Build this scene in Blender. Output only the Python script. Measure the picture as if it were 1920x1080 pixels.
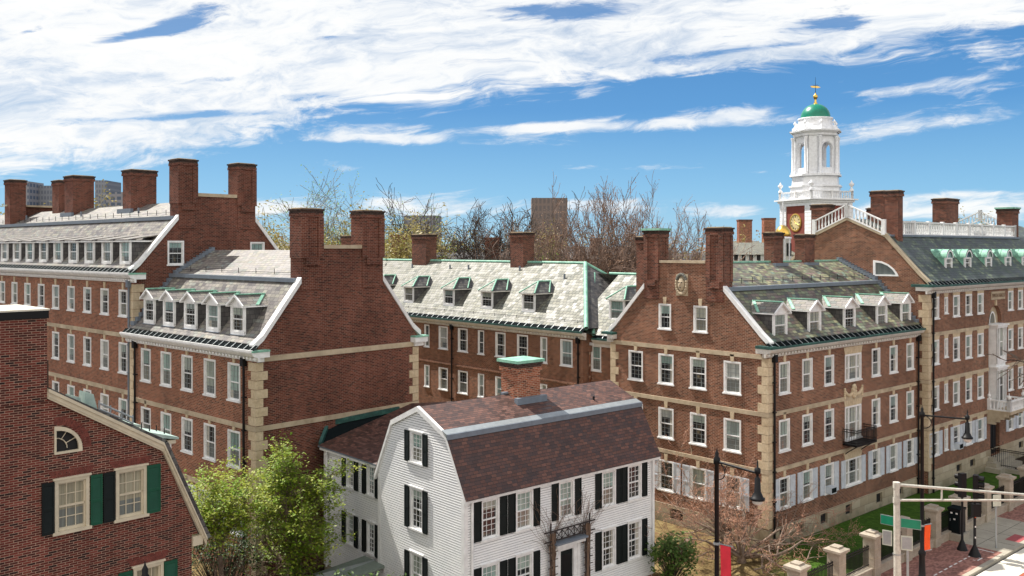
import bpy, math, random
from mathutils import Vector, Matrix
from mathutils.geometry import delaunay_2d_cdt
R = math.radians
S = bpy.context.scene
COL = S.collection
for o in list(bpy.data.objects): bpy.data.objects.remove(o)

# ---------------------------------------------------------------- camera
cd = bpy.data.cameras.new('camera'); cam = bpy.data.objects.new('camera', cd); COL.objects.link(cam)
cam.location = (0, 0, 17.2); cam.rotation_euler = (R(90), 0, 0)
cd.sensor_width = 36; cd.lens = 36*1695/1920; cd.shift_y = -74/1920; cd.clip_end = 5000; cd.clip_start = .1
S.camera = cam
S.render.resolution_x = 1024; S.render.resolution_y = 576
# ---------------------------------------------------------------- exposure
S.view_settings.view_transform = 'Standard'; S.view_settings.look = 'None'
S.view_settings.gamma = 1; S.view_settings.exposure = 0.76
# ---------------------------------------------------------------- sun
SUN = Vector((-.788, .616, 0)).normalized()*math.cos(R(54.5)) + Vector((0, 0, math.sin(R(54.5))))
sl = bpy.data.lights.new('sun', 'SUN'); sl.energy = 4.6; sl.angle = R(.53); sl.color = (1, .95, .87)
so = bpy.data.objects.new('sun', sl); COL.objects.link(so)
so.rotation_euler = (-SUN).to_track_quat('-Z', 'Y').to_euler(); so.location = (0, 0, 80)

# ---------------------------------------------------------------- node helpers
class NT:
    def __init__(s, nt): s.nt = nt; s.N = nt.nodes; s.L = nt.links
    def n(s, t, **kw):
        x = s.N.new(t)
        for k, v in kw.items(): setattr(x, k, v)
        return x
    def put(s, sock, v):
        if isinstance(v, bpy.types.NodeSocket): s.L.new(v, sock)
        elif v is not None:
            if hasattr(sock, 'default_value'):
                try: sock.default_value = v
                except Exception:
                    sock.default_value = (v[0], v[1], v[2], 1) if len(v) == 3 else v[:3]
    def m(s, op, a, b=None, c=None, clamp=False):
        x = s.n('ShaderNodeMath', operation=op, use_clamp=clamp)
        s.put(x.inputs[0], a); s.put(x.inputs[1], b); s.put(x.inputs[2], c)
        return x.outputs[0]
    def mix(s, f, a, b, mode='MIX'):
        x = s.n('ShaderNodeMix', data_type='RGBA', blend_type=mode)
        s.put(x.inputs[0], f); s.put(x.inputs[6], a); s.put(x.inputs[7], b)
        return x.outputs[2]
    def ramp(s, f, stops, interp='LINEAR'):
        x = s.n('ShaderNodeValToRGB'); cr = x.color_ramp; cr.interpolation = interp
        while len(cr.elements) < len(stops): cr.elements.new(.5)
        for e, (p, c) in zip(cr.elements, stops):
            e.position = p; e.color = (c, c, c, 1) if isinstance(c, (int, float)) else (c[0], c[1], c[2], 1)
        s.put(x.inputs[0], f); return x.outputs[0]
    def noise(s, vec, scale, detail=3, rough=.5, dist=0, out=0):
        x = s.n('ShaderNodeTexNoise'); s.put(x.inputs['Vector'], vec)
        x.inputs['Scale'].default_value = scale; x.inputs['Detail'].default_value = detail
        x.inputs['Roughness'].default_value = rough; x.inputs['Distortion'].default_value = dist
        return x.outputs[out]
    def xyz(s, vec):
        x = s.n('ShaderNodeSeparateXYZ'); s.put(x.inputs[0], vec); return x.outputs
    def comb(s, a, b, c=0):
        x = s.n('ShaderNodeCombineXYZ'); s.put(x.inputs[0], a); s.put(x.inputs[1], b); s.put(x.inputs[2], c); return x.outputs[0]
    def sstep(s, v, a, b):
        x = s.n('ShaderNodeMapRange', interpolation_type='SMOOTHSTEP'); s.put(x.inputs[0], v)
        s.put(x.inputs[1], a); s.put(x.inputs[2], b); return x.outputs[0]

# ---------------------------------------------------------------- world: sky and clouds by direction
wd = bpy.data.worlds.new('World'); S.world = wd; wd.use_nodes = True
T = NT(wd.node_tree); T.N.clear()
sky = T.n('ShaderNodeTexSky', sky_type='NISHITA', sun_disc=False)
sky.sun_elevation = R(54.5); sky.sun_rotation = R(308); sky.air_density = 1.0; sky.dust_density = .6; sky.ozone_density = 1.5
tc = T.n('ShaderNodeTexCoord'); X, Y, Z = T.xyz(tc.outputs['Generated'])[:3]
ya = T.m('MAXIMUM', T.m('ABSOLUTE', Y), .12)
A = T.m('DIVIDE', X, ya); E_ = T.m('DIVIDE', Z, ya)          # tangents of azimuth and elevation
P = T.comb(A, T.m('MULTIPLY', E_, 2.6), 0)
wv = T.noise(T.comb(A, T.m('MULTIPLY', E_, 2.0), 1.3), 3.2, 4, .55, 0, 1)
wx, wy, wz = T.xyz(wv)[:3]
Aw = T.m('MULTIPLY_ADD', T.m('SUBTRACT', wx, .5), .28, A); Ew = T.m('MULTIPLY_ADD', T.m('SUBTRACT', wy, .5), .07, E_)
Er = T.m('MULTIPLY_ADD', A, -.10, Ew)
n1 = T.noise(T.comb(Aw, T.m('MULTIPLY', Er, 3.0), 0), 3.2, 10, .60, .2)
n2 = T.noise(T.comb(T.m('MULTIPLY', Aw, .45), T.m('MULTIPLY', Er, 3.6), 3.3), 8, 9, .66, .3)
n3 = T.noise(T.comb(Aw, T.m('MULTIPLY', Er, 3.2), 7.7), 17, 8, .68, .4)
fc = T.n('ShaderNodeFloatCurve'); cv = fc.mapping.curves[0]
def PX(x): return (x-960)/1695
def PY(y): return (466-y)/1695
pts = [(-400, 350), (0, 325), (300, 290), (470, 262), (640, 205), (800, 208), (880, 185), (1060, 172), (1250, 150), (1450, 128), (1700, 108), (1920, 82), (2400, 20)]
cp = [((PX(a)+1)/2, PY(b)*4) for a, b in pts]
while len(cv.points) < len(cp): cv.points.new(.5, .5)
for p_, (a, b) in zip(cv.points, cp): p_.location = (a, b)
fc.mapping.update()
T.put(fc.inputs['Value'], T.m('MULTIPLY_ADD', A, .5, .5, clamp=True))
eb = T.m('MULTIPLY', fc.outputs[0], .25)
d1 = T.m('SUBTRACT', E_, eb)
d1 = T.m('MULTIPLY_ADD', T.m('SUBTRACT', n2, .5), .15, d1)
d1 = T.m('MULTIPLY_ADD', T.m('SUBTRACT', n3, .5), .06, d1)
big = T.sstep(d1, -.006, .026)
hole = T.sstep(T.m('MULTIPLY_ADD', T.m('SUBTRACT', n2, .5), 1.2, n1), .40, .30)
def blob(x, y, sx, sy, k=0.0, amp=1.0):
    da = T.m('SUBTRACT', A, PX(x)); de = T.m('SUBTRACT', E_, PY(y))
    de = T.m('SUBTRACT', de, T.m('MULTIPLY', da, k))
    q = T.m('ADD', T.m('POWER', T.m('DIVIDE', da, sx/1695), 2), T.m('POWER', T.m('DIVIDE', de, sy/1695), 2))
    return T.m('MULTIPLY', T.m('EXPONENT', T.m('MULTIPLY', q, -1)), amp)
def vsum(l):
    r = l[0]
    for q in l[1:]: r = T.m('ADD', r, q)
    return r
gaps = vsum([blob(345, 38, 75, 26, .3), blob(1075, 22, 120, 18, .1), blob(1570, 45, 90, 16, .1), blob(640, 70, 90, 10, 0, .9), blob(230, 72, 110, 9, .2, .8), blob(410, 215, 120, 9, .05, .9), blob(560, 180, 90, 10, .05, .8), blob(400, 150, 90, 7, .1, .6), blob(1380, 95, 160, 6, .12, .5), blob(120, 225, 90, 8, 0, .55), blob(850, 60, 90, 6, .1, .5)])
gaps = T.sstep(T.m('MULTIPLY_ADD', T.m('SUBTRACT', n3, .5), 1.6, T.m('MULTIPLY_ADD', T.m('SUBTRACT', n2, .5), 3.2, gaps)), .42, 1.05)
big = T.m('MULTIPLY', big, T.m('SUBTRACT', 1, T.m('MULTIPLY', gaps, .9)))
stre = vsum([blob(760, 262, 240, 13, -.02, .95), blob(720, 238, 130, 10, .0, .6), blob(1230, 232, 260, 20, .04, 1.25), blob(1370, 208, 110, 24, 0, .9), blob(1010, 240, 120, 9, 0, .7),
             blob(1090, 178, 60, 9, 0, .5), blob(1760, 232, 200, 18, .16, .95), blob(1800, 150, 160, 20, .22, .75), blob(1870, 168, 110, 12, .2, .6),
             blob(1365, 394, 70, 13, 0, 1.1), blob(1830, 392, 220, 24, 0, 1.1), blob(1640, 400, 60, 14, 0, .6), blob(820, 385, 190, 26, 0, .95), blob(500, 390, 80, 18, 0, .8), blob(1140, 385, 160, 22, 0, .8),
             blob(1780, 365, 160, 7, .05, .45), blob(1070, 312, 60, 10, 0, .4), blob(650, 315, 60, 9, 0, .4), blob(1440, 323, 60, 4, 0, .5), blob(430, 330, 150, 10, 0, .3), blob(1610, 175, 60, 8, .0, .4), blob(600, 190, 90, 10, .05, .5)])
stre = T.sstep(T.m('MULTIPLY_ADD', T.m('SUBTRACT', n3, .5), 1.5, T.m('MULTIPLY_ADD', T.m('SUBTRACT', n2, .5), 2.6, stre)), .36, 1.1)
stre = T.m('MULTIPLY', stre, T.sstep(E_, .27, .2))
dens = T.m('MAXIMUM', big, T.m('MULTIPLY', stre, .9))
dens = T.m('MULTIPLY', dens, T.sstep(E_, -.02, .01))
dens = T.m('MULTIPLY', dens, T.m('SUBTRACT', 1, T.m('MULTIPLY', T.sstep(E_, .4, .9), .5)))
tone = T.m('MULTIPLY_ADD', T.m('SUBTRACT', n1, .5), 1.1, .53)
tone = T.m('MULTIPLY_ADD', T.m('SUBTRACT', n3, .5), .7, tone)
ccol = T.ramp(tone, [(.25, (.40, .45, .50)), (.48, (.54, .56, .58)), (.7, (.62, .615, .60))])
dens2 = T.m('MULTIPLY', dens, T.m('MULTIPLY_ADD', tone, 1.7, .08, clamp=True))
sk1 = T.mix(1.0, sky.outputs[0], (.085, .085, .085, 1), 'MULTIPLY')
grad = T.ramp(T.m('MULTIPLY', Z, 2.0), [(0, (.22, .40, .52)), (.12, (.13, .315, .50)), (.3, (.048, .185, .40)), (.6, (.022, .11, .29)), (1, (.018, .065, .21))])
skyc = T.mix(.88, sk1, grad)
back = T.sstep(T.m('MULTIPLY', Y, -1), .0, .45)            # bright warm cloud bank added out of view to fill the shaded facades
ccol = T.mix(back, ccol, T.mix(1.0, ccol, (1.85, 1.70, 1.50, 1), 'MULTIPLY'))
dens2 = T.m('MAXIMUM', dens2, T.m('MULTIPLY', T.m('MULTIPLY', back, .85), T.sstep(n1, .3, .55)))
fin = T.mix(dens2, skyc, ccol)
bg = T.n('ShaderNodeBackground'); T.put(bg.inputs[0], fin); bg.inputs[1].default_value = 1.0
T.L.new(bg.outputs[0], T.n('ShaderNodeOutputWorld').inputs[0])

# ---------------------------------------------------------------- materials
MATS = {}
def mat(name, base=None, rough=.7, metal=0, spec=.5, fn=None, bumpd=.02, bumps=1.0, coat=0):
    if name in MATS: return MATS[name]
    m = bpy.data.materials.new(name); m.use_nodes = True; t = NT(m.node_tree)
    b = t.N['Principled BSDF']
    b.inputs['Roughness'].default_value = rough; b.inputs['Metallic'].default_value = metal
    b.inputs['Specular IOR Level'].default_value = spec; b.inputs['Coat Weight'].default_value = coat
    if fn:
        r = fn(t)
        if not isinstance(r, tuple): r = (r, None)
        t.put(b.inputs['Base Color'], r[0])
        if r[1] is not None:
            bu = t.n('ShaderNodeBump'); bu.inputs['Strength'].default_value = bumps; bu.inputs['Distance'].default_value = bumpd
            t.put(bu.inputs['Height'], r[1]); t.L.new(bu.outputs[0], b.inputs['Normal'])
        if len(r) > 2: t.put(b.inputs['Roughness'], r[2])
    else:
        def dflt(t):
            g = t.n('ShaderNodeNewGeometry').outputs['Position']
            nn = t.noise(g, 3.1, 5, .6)
            return t.mix(1.0, base+(1,), t.ramp(nn, [(.3, .84), (.7, 1.08)]), 'MULTIPLY')
        t.put(b.inputs['Base Color'], dflt(t))
    MATS[name] = m; return m
def uvw(t): return t.n('ShaderNodeTexCoord').outputs['UV']
def pos(t): return t.n('ShaderNodeNewGeometry').outputs['Position']
def cells(t, w, h, gap, uv=None, jitter=False):
    u, v = t.xyz(uv or uvw(t))[:2]
    vr = t.m('DIVIDE', v, h); row = t.m('FLOOR', vr); fv = t.m('FRACT', vr)
    cu = t.m('MULTIPLY_ADD', t.m('MODULO', row, 2), .5, t.m('DIVIDE', u, w))
    if jitter:
        wn0 = t.n('ShaderNodeTexWhiteNoise', noise_dimensions='1D'); t.put(wn0.inputs['W'], row)
        cu = t.m('ADD', cu, t.m('MULTIPLY', wn0.outputs[0], .37))
    col = t.m('FLOOR', cu); fu = t.m('FRACT', cu)
    wn = t.n('ShaderNodeTexWhiteNoise', noise_dimensions='2D'); t.put(wn.inputs['Vector'], t.comb(col, row))
    mask = t.m('MAXIMUM', t.m('LESS_THAN', fu, gap/w), t.m('LESS_THAN', fv, gap/h))
    return wn.outputs['Value'], wn.outputs['Color'], mask, fv
def brick(name, stops, mortar, w=.25, h=.088, gap=.0175, stain=.33, bump=.008):
    def fn(t):
        v, c, mk, fv = cells(t, w, h, gap)
        col = t.ramp(v, stops)
        n = t.noise(pos(t), .4, 4, .55); n2 = t.noise(pos(t), 4.0, 4, .6)
        mr = t.mix(t.ramp(n2, [(.35, 0.0), (.65, 1.0)]), mortar+(1,), tuple(x*.6 for x in mortar)+(1,))
        col = t.mix(mk, col, mr)
        f = t.m('MULTIPLY', t.ramp(n, [(.30, 1-stain), (.68, 1.12)]), t.ramp(n2, [(.3, .93), (.7, 1.06)]))
        # rain streaks, hanging down the wall
        px, py, pz = t.xyz(uvw(t))[:3]
        st = t.noise(t.comb(t.m('MULTIPLY', px, 2.2), t.m('MULTIPLY', py, .18)), 1, 4, .6)
        f = t.m('MULTIPLY', f, t.ramp(st, [(.32, .88), (.55, 1.03)]))
        return t.mix(1.0, col, f, 'MULTIPLY'), t.m('SUBTRACT', 1, mk)
    return mat(name, rough=.9, spec=.25, fn=fn, bumpd=bump)
BR_R = brick('brick_red_brown', [(0, (.085, .036, .022)), (.2, (.145, .053, .030)), (.6, (.205, .077, .042)), (1, (.26, .105, .058))], (.56, .42, .31))
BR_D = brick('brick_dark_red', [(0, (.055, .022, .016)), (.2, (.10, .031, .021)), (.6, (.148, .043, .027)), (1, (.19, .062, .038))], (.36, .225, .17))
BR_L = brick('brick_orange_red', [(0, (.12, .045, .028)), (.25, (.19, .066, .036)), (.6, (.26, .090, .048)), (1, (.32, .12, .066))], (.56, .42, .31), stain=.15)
BR_B = brick('brick_oxblood', [(0, (.022, .012, .012)), (.18, (.06, .018, .015)), (.55, (.118, .026, .019)), (.9, (.16, .036, .026)), (1, (.20, .055, .042))], (.46, .30, .22), w=.23, h=.068, gap=.0145, stain=.12)
BR_C = brick('brick_chimney', [(0, (.05, .022, .017)), (.3, (.11, .035, .023)), (.7, (.16, .050, .031)), (1, (.21, .072, .044))], (.36, .25, .19), stain=.3)
BR_O = brick('brick_bright_chimney', [(0, (.09, .03, .02)), (.3, (.24, .065, .035)), (.7, (.33, .10, .05)), (1, (.40, .14, .08))], (.58, .46, .33), stain=.2)
def slate(name, stops, w=.40, h=.235, gap=.028, weather=(.55, 1.25), lines=.35, jit=True, var=.2):
    def fn(t):
        v, c, mk, fv = cells(t, w, h, gap, jitter=jit)
        col = t.ramp(v, stops)
        n = t.noise(pos(t), .5, 4, .6); n2 = t.noise(pos(t), 9, 4, .6)
        col = t.mix(1.0, col, t.m('MULTIPLY', t.m('MULTIPLY', t.ramp(n, [(.3, weather[0]), (.7, weather[1])]), t.ramp(n2, [(.3, .9), (.7, 1.08)])), t.ramp(t.xyz(c)[1], [(0, 1-var), (1, 1+var*.8)])), 'MULTIPLY')
        col = t.mix(t.m('MULTIPLY', mk, 1-lines), col, (.02, .02, .022, 1))
        hgt = t.m('ADD', t.m('MULTIPLY', t.m('SUBTRACT', 1, fv), .8), t.m('MULTIPLY', v, .35))
        return col, hgt, t.ramp(v, [(0, .45), (1, .75)])
    return mat(name, rough=.6, spec=.45, fn=fn, bumpd=.03, bumps=.8)
SL_L = slate('slate_warm_grey', [(0, (.13, .115, .115)), (.3, (.19, .175, .16)), (.55, (.225, .20, .18)), (.8, (.255, .24, .195)), (1, (.21, .225, .21))], weather=(.85, 1.1), lines=.2)
SL_C = slate('slate_pale_cream', [(0, (.165, .158, .13)), (.4, (.19, .19, .15)), (.75, (.215, .21, .16)), (1, (.18, .19, .165))], w=.36, h=.34, gap=.05, weather=(.9, 1.08), lines=.12)
SL_R = slate('slate_mossy_purple', [(0, (.075, .08, .08)), (.25, (.15, .14, .095)), (.45, (.17, .12, .11)), (.65, (.18, .21, .135)), (.85, (.27, .26, .15)), (1, (.14, .20, .165))], weather=(.65, 1.2), lines=.15)
SL_G = slate('slate_dark_green', [(0, (.035, .045, .05)), (.4, (.065, .08, .075)), (.75, (.085, .115, .095)), (1, (.16, .19, .13))], h=.24, weather=(.65, 1.25), lines=.2)
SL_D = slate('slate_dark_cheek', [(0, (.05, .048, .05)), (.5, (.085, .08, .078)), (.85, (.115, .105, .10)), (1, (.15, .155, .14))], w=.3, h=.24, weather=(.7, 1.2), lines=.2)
SH_W = slate('shingle_red_brown', [(0, (.058, .032, .026)), (.35, (.082, .040, .031)), (.7, (.115, .050, .036)), (1, (.14, .067, .05))], w=.30, h=.15, gap=.02, weather=(.85, 1.1), lines=.15, jit=True)
STONE = mat('limestone', rough=.85, fn=lambda t: (t.mix(1.0, t.ramp(t.noise(pos(t), 2.0, 6, .65), [(.25, (.33, .26, .175)), (.5, (.48, .39, .27)), (.8, (.55, .47, .34))]), t.ramp(t.noise(pos(t), .7, 3), [(.3, .78), (.65, 1.05)]), 'MULTIPLY'), t.noise(pos(t), 30, 4)), bumpd=.01)
def quoin_fn(t):
    oi = t.n('ShaderNodeTexCoord').outputs['UV']
    return t.mix(1.0, t.ramp(t.noise(pos(t), 1.3, 6, .7), [(.25, (.40, .305, .19)), (.5, (.56, .45, .30)), (.8, (.62, .53, .38))]), t.ramp(t.noise(pos(t), 9, 4), [(.3, .85), (.7, 1.08)]), 'MULTIPLY'), t.noise(pos(t), 40, 3)
QUOIN = mat('sandstone_quoin', rough=.85, fn=quoin_fn, bumpd=.008)
def ashlar(t):
    v, c, mk, fv = cells(t, 1.1, .55, .02)
    col = t.ramp(v, [(0, (.34, .28, .19)), (.5, (.42, .355, .25)), (1, (.49, .43, .32))])
    col = t.mix(t.m('MULTIPLY', mk, .7), col, (.16, .13, .10, 1))
    g = pos(t); z = t.xyz(g)[2]
    n = t.noise(g, 1.2, 6, .65)
    grime = t.m('MULTIPLY', t.sstep(z, .9, .1), t.ramp(n, [(.35, 0), (.6, .7)]))
    return t.mix(grime, t.mix(1.0, col, t.ramp(n, [(.3, .82), (.7, 1.08)]), 'MULTIPLY'), (.12, .12, .075, 1)), t.m('SUBTRACT', 1, mk)
ASH = mat('ashlar_base', rough=.9, fn=ashlar, bumpd=.01)
WHITE = mat('white_paint', (.80, .80, .79), .5)
WHITE2 = mat('white_clapboard', rough=.6, fn=lambda t: t.mix(1.0, t.ramp(t.noise(pos(t), .8, 6, .7), [(.3, (.76, .77, .78)), (.6, (.86, .86, .85))]), t.ramp(t.noise(pos(t), 14, 4), [(.3, .95), (.7, 1.02)]), 'MULTIPLY'))
CREAM = mat('cream_paint', (.62, .54, .40), .5)
CORN = mat('painted_cornice', rough=.6, fn=lambda t: t.ramp(t.noise(pos(t), 1.5, 6, .7), [(.25, (.46, .44, .40)), (.55, (.62, .60, .55)), (.8, (.66, .65, .62))]))
BLK = mat('black_shutter', (.008, .012, .012), .6, spec=.2)
GRN = mat('green_shutter', (.008, .075, .04), .5, spec=.3)
SHW = mat('pale_blue_white_shutter', (.55, .59, .64), .5)
IRON = mat('black_iron', (.007, .007, .008), .5, spec=.25)
def cop(t):
    n = t.noise(pos(t), 1.8, 6, .7); n2 = t.noise(pos(t), 12, 4)
    return t.mix(1.0, t.ramp(n, [(.25, (.10, .24, .18)), (.5, (.22, .47, .35)), (.75, (.38, .60, .47))]), t.ramp(n2, [(.3, .8), (.7, 1.1)]), 'MULTIPLY')
COP = mat('green_copper', rough=.6, fn=cop)
COPD = mat('dark_copper', rough=.55, fn=lambda t: t.ramp(t.noise(pos(t), 2.2, 6, .7), [(.3, (.012, .03, .03)), (.55, (.02, .085, .07)), (.8, (.08, .22, .17))]))
COPL = mat('pale_copper_sheet', rough=.6, fn=lambda t: t.ramp(t.noise(pos(t), 2.5, 6, .7), [(.3, (.25, .36, .32)), (.6, (.42, .53, .47)), (.8, (.5, .57, .52))]))
LEAD = mat('lead_flashing', (.16, .19, .23), .5)
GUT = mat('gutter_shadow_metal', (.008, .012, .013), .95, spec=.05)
GOLD = mat('gilding', (.80, .52, .12), .28, metal=1)
DOME = mat('green_dome_paint', (.0, .20, .12), .35)
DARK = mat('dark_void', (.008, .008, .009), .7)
CONC = mat('concrete', rough=.9, fn=lambda t: (t.mix(1.0, t.ramp(t.noise(pos(t), .8, 7, .7), [(.3, (.29, .265, .21)), (.7, (.42, .385, .31))]), t.ramp(t.noise(pos(t), 25, 4), [(.3, .88), (.7, 1.08)]), 'MULTIPLY'), t.noise(pos(t), 60, 3)), bumpd=.006)
CONCP = mat('pale_new_concrete', rough=.9, fn=lambda t: (t.mix(1.0, t.ramp(t.noise(pos(t), 1.3, 6, .7), [(.3, (.60, .55, .45)), (.7, (.74, .70, .60))]), t.ramp(t.noise(pos(t), 30, 4), [(.3, .92), (.7, 1.05)]), 'MULTIPLY')))
GRAN = mat('granite', rough=.85, fn=lambda t: (t.mix(1.0, t.ramp(t.noise(pos(t), 2, 6, .7), [(.3, (.30, .25, .19)), (.7, (.46, .40, .32))]), t.ramp(t.noise(pos(t), 45, 3), [(.35, .8), (.65, 1.1)]), 'MULTIPLY'), t.noise(pos(t), 40, 4)), bumpd=.012)
WPAINT = mat('road_marking', (.75, .73, .70), .7)
METG = mat('galvanised_steel', (.34, .37, .38), .45, metal=.4)
METW = mat('pale_painted_mast', rough=.55, fn=lambda t: t.ramp(t.noise(pos(t), 3, 7, .75), [(.3, (.33, .32, .28)), (.55, (.56, .54, .47)), (.8, (.62, .60, .53))]))
SIGNG = mat('street_sign_green', (.0, .22, .12), .4)
SIGNB = mat('sign_back_pale', (.52, .56, .47), .5)
ORNG = mat('orange_banner', (.90, .10, .01), .7)
REDB = mat('red_banner', (.74, .035, .06), .8)
BARK = mat('grey_brown_bark', rough=.95, fn=lambda t: t.ramp(t.noise(pos(t), 6, 5), [(.3, (.05, .038, .032)), (.7, (.12, .09, .07))]))
BARKD = mat('dark_bark', rough=.95, fn=lambda t: t.ramp(t.noise(pos(t), 6, 5), [(.3, (.018, .014, .014)), (.7, (.05, .038, .035))]))
BARKL = mat('light_bark', rough=.95, fn=lambda t: t.ramp(t.noise(pos(t), 6, 5), [(.3, (.13, .09, .07)), (.7, (.28, .21, .16))]))
TWR = mat('reddish_twigs', (.23, .155, .12), .9)
TWG = mat('grey_twigs', (.17, .14, .115), .9)
TWO = mat('olive_twigs', (.30, .25, .11), .9)
VINE = mat('dry_vine', (.20, .13, .09), .9)
MIXG = None
def leafm(name, a, b, tr=.35):
    def fn(t):
        g = t.noise(pos(t), 1.1, 4, .6)
        return t.mix(t.ramp(g, [(.3, 0), (.7, 1)]), a+(1,), b+(1,))
    m = mat(name, rough=.55, spec=.35, fn=fn)
    b_ = m.node_tree.nodes['Principled BSDF']
    t = NT(m.node_tree); out = m.node_tree.nodes['Material Output']
    tl = t.n('ShaderNodeBsdfTranslucent'); mx = t.n('ShaderNodeMixShader'); mx.inputs[0].default_value = tr
    src = b_.inputs['Base Color'].links[0].from_socket
    t.L.new(src, tl.inputs[0]); t.L.new(b_.outputs[0], mx.inputs[1]); t.L.new(tl.outputs[0], mx.inputs[2]); t.L.new(mx.outputs[0], out.inputs[0])
    return m
LFY = leafm('young_yellow_green_leaf', (.26, .33, .03), (.40, .43, .06))
LFG = leafm('fresh_green_leaf', (.12, .21, .02), (.27, .33, .04))
LFD = leafm('glossy_dark_leaf', (.045, .10, .018), (.11, .17, .03), .15)
LFP = leafm('pinkish_bud_leaf', (.36, .17, .10), (.45, .25, .15), .3)
LFO = leafm('olive_bud_leaf', (.26, .22, .06), (.34, .28, .09), .3)
LFR = leafm('russet_bud_leaf', (.26, .15, .09), (.36, .22, .13), .3)
LFV = leafm('vivid_green_leaf', (.16, .30, .02), (.26, .38, .03), .35)
def glassfn(t, warm=0):
    r = t.n('ShaderNodeObjectInfo').outputs['Random']
    r2 = t.m('FRACT', t.m('MULTIPLY', r, 7.31)); r3 = t.m('FRACT', t.m('MULTIPLY', r, 23.7))
    u, v = t.xyz(uvw(t))[:2]
    fold = t.noise(t.comb(t.m('MULTIPLY', u, 9), t.m('MULTIPLY', v, .6), t.m('MULTIPLY', r, 50)), 1.4, 3)
    shade = t.ramp(r2, [(0, (.20, .31, .28)), (.3, (.33, .44, .40)), (.45, (.40, .40, .33)), (.6, (.24, .35, .35)), (.8, (.50, .50, .46)), (1, (.28, .38, .36))])
    if warm: shade = t.mix(r2, (.30, .25, .15, 1), (.36, .34, .26, 1))
    shade = t.mix(1.0, shade, t.ramp(fold, [(.3, .62), (.7, 1.2)]), 'MULTIPLY')
    rv = t.comb(t.m('MULTIPLY', u, 2.5), t.m('MULTIPLY', v, 3), t.m('MULTIPLY', r, 90))
    room = t.ramp(t.noise(rv, 1.5, 5, .65), [(.36, (.008, .011, .014)), (.55, (.03, .034, .036)), (.66, (.10, .085, .06)), (.76, (.26, .22, .14))])
    lowc = t.mix(1.0, t.mix(r3, (.25, .23, .17, 1), (.15, .17, .17, 1)), t.ramp(fold, [(.3, .7), (.7, 1.2)]), 'MULTIPLY')
    # roller blinds pulled to different heights, curtains drawn to one or both sides
    up = t.m('GREATER_THAN', v, t.m('SUBTRACT', 1, t.m('MULTIPLY_ADD', r3, .55, .2)))
    up = t.m('MULTIPLY', up, t.m('LESS_THAN', r2, .78))
    r4 = t.m('FRACT', t.m('MULTIPLY', r, 71.3))
    side = t.m('MULTIPLY', t.m('GREATER_THAN', t.m('ABSOLUTE', t.m('SUBTRACT', u, t.m('MULTIPLY_ADD', r3, .3, .35))), t.m('MULTIPLY_ADD', r4, .2, .2)), t.m('GREATER_THAN', r4, .55))
    lo = t.m('MULTIPLY', t.m('GREATER_THAN', r3, .4), t.m('LESS_THAN', v, .5))
    col = t.mix(lo, room, lowc)
    col = t.mix(side, col, t.mix(1.0, (.46, .44, .38, 1), t.ramp(fold, [(.3, .6), (.7, 1.15)]), 'MULTIPLY'))
    col = t.mix(up, col, shade)
    return col
GLS = mat('window_glass', rough=.06, spec=.6, fn=glassfn)
GLW = mat('window_glass_warm', rough=.06, spec=.6, fn=lambda t: glassfn(t, 1))
def grass(t):
    g = pos(t); n = t.noise(g, .35, 6, .65); n2 = t.noise(g, 6, 5, .7)
    x, y = t.xyz(g)[:2]
    # the worn, dry side of the yard lies west of the corner, the mown lawn east of it
    e = t.m('MULTIPLY_ADD', t.m('SUBTRACT', n, .5), 9, t.m('SUBTRACT', x, 15.2))
    dry = t.ramp(t.noise(g, 1.1, 6, .7), [(.3, (.075, .05, .026)), (.5, (.19, .135, .06)), (.7, (.27, .215, .10))])
    green = t.ramp(t.noise(g, 2.2, 6, .7), [(.3, (.028, .062, .010)), (.55, (.052, .115, .014)), (.8, (.085, .155, .022))])
    c = t.mix(t.sstep(e, -2.5, 1.5), dry, green)
    return t.mix(1.0, c, t.ramp(n2, [(.3, .7), (.7, 1.2)]), 'MULTIPLY'), n2
LAWN = mat('lawn_grass', rough=.95, spec=.1, fn=grass, bumpd=.05)
SOIL = mat('bark_mulch_soil', rough=.95, spec=.1, fn=lambda t: (t.ramp(t.noise(pos(t), 3, 8, .75), [(.3, (.018, .013, .009)), (.6, (.065, .042, .028)), (.8, (.12, .08, .05))]), t.noise(pos(t), 18, 5)), bumpd=.05)
ASPH = mat('asphalt', rough=.9, fn=lambda t: t.mix(1.0, t.ramp(t.noise(pos(t), .5, 6), [(.3, (.045, .045, .047)), (.7, (.07, .07, .07))]), t.ramp(t.noise(pos(t), 60, 3), [(.3, .8), (.7, 1.15)]), 'MULTIPLY'))
def paver(t):
    g = pos(t); x, y = t.xyz(g)[:2]
    c_, s_ = math.cos(R(41.3)), math.sin(R(41.3))
    u = t.m('ADD', t.m('MULTIPLY', x, c_), t.m('MULTIPLY', y, s_)); v = t.m('SUBTRACT', t.m('MULTIPLY', y, c_), t.m('MULTIPLY', x, s_))
    va, c, mk, fv = cells(t, .21, .105, .008, uv=t.comb(u, v))
    col = t.ramp(va, [(0, (.18, .075, .06)), (.5, (.28, .125, .095)), (1, (.37, .18, .14))])
    col = t.mix(t.m('MULTIPLY', mk, .6), col, (.20, .15, .12, 1))
    n = t.noise(g, .7, 7, .7)
    return t.mix(1.0, col, t.ramp(n, [(.3, .72), (.7, 1.2)]), 'MULTIPLY'), t.m('SUBTRACT', 1, mk)
PAVE = mat('brick_paving', rough=.9, fn=paver, bumpd=.006)
PAVR = mat('bright_red_brick_road', rough=.9, fn=lambda t: t.ramp(t.noise(pos(t), 3, 6), [(.3, (.30, .07, .04)), (.7, (.40, .11, .06))]))
STUC = mat('far_white_wall', (.62, .62, .60), .8)
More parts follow.
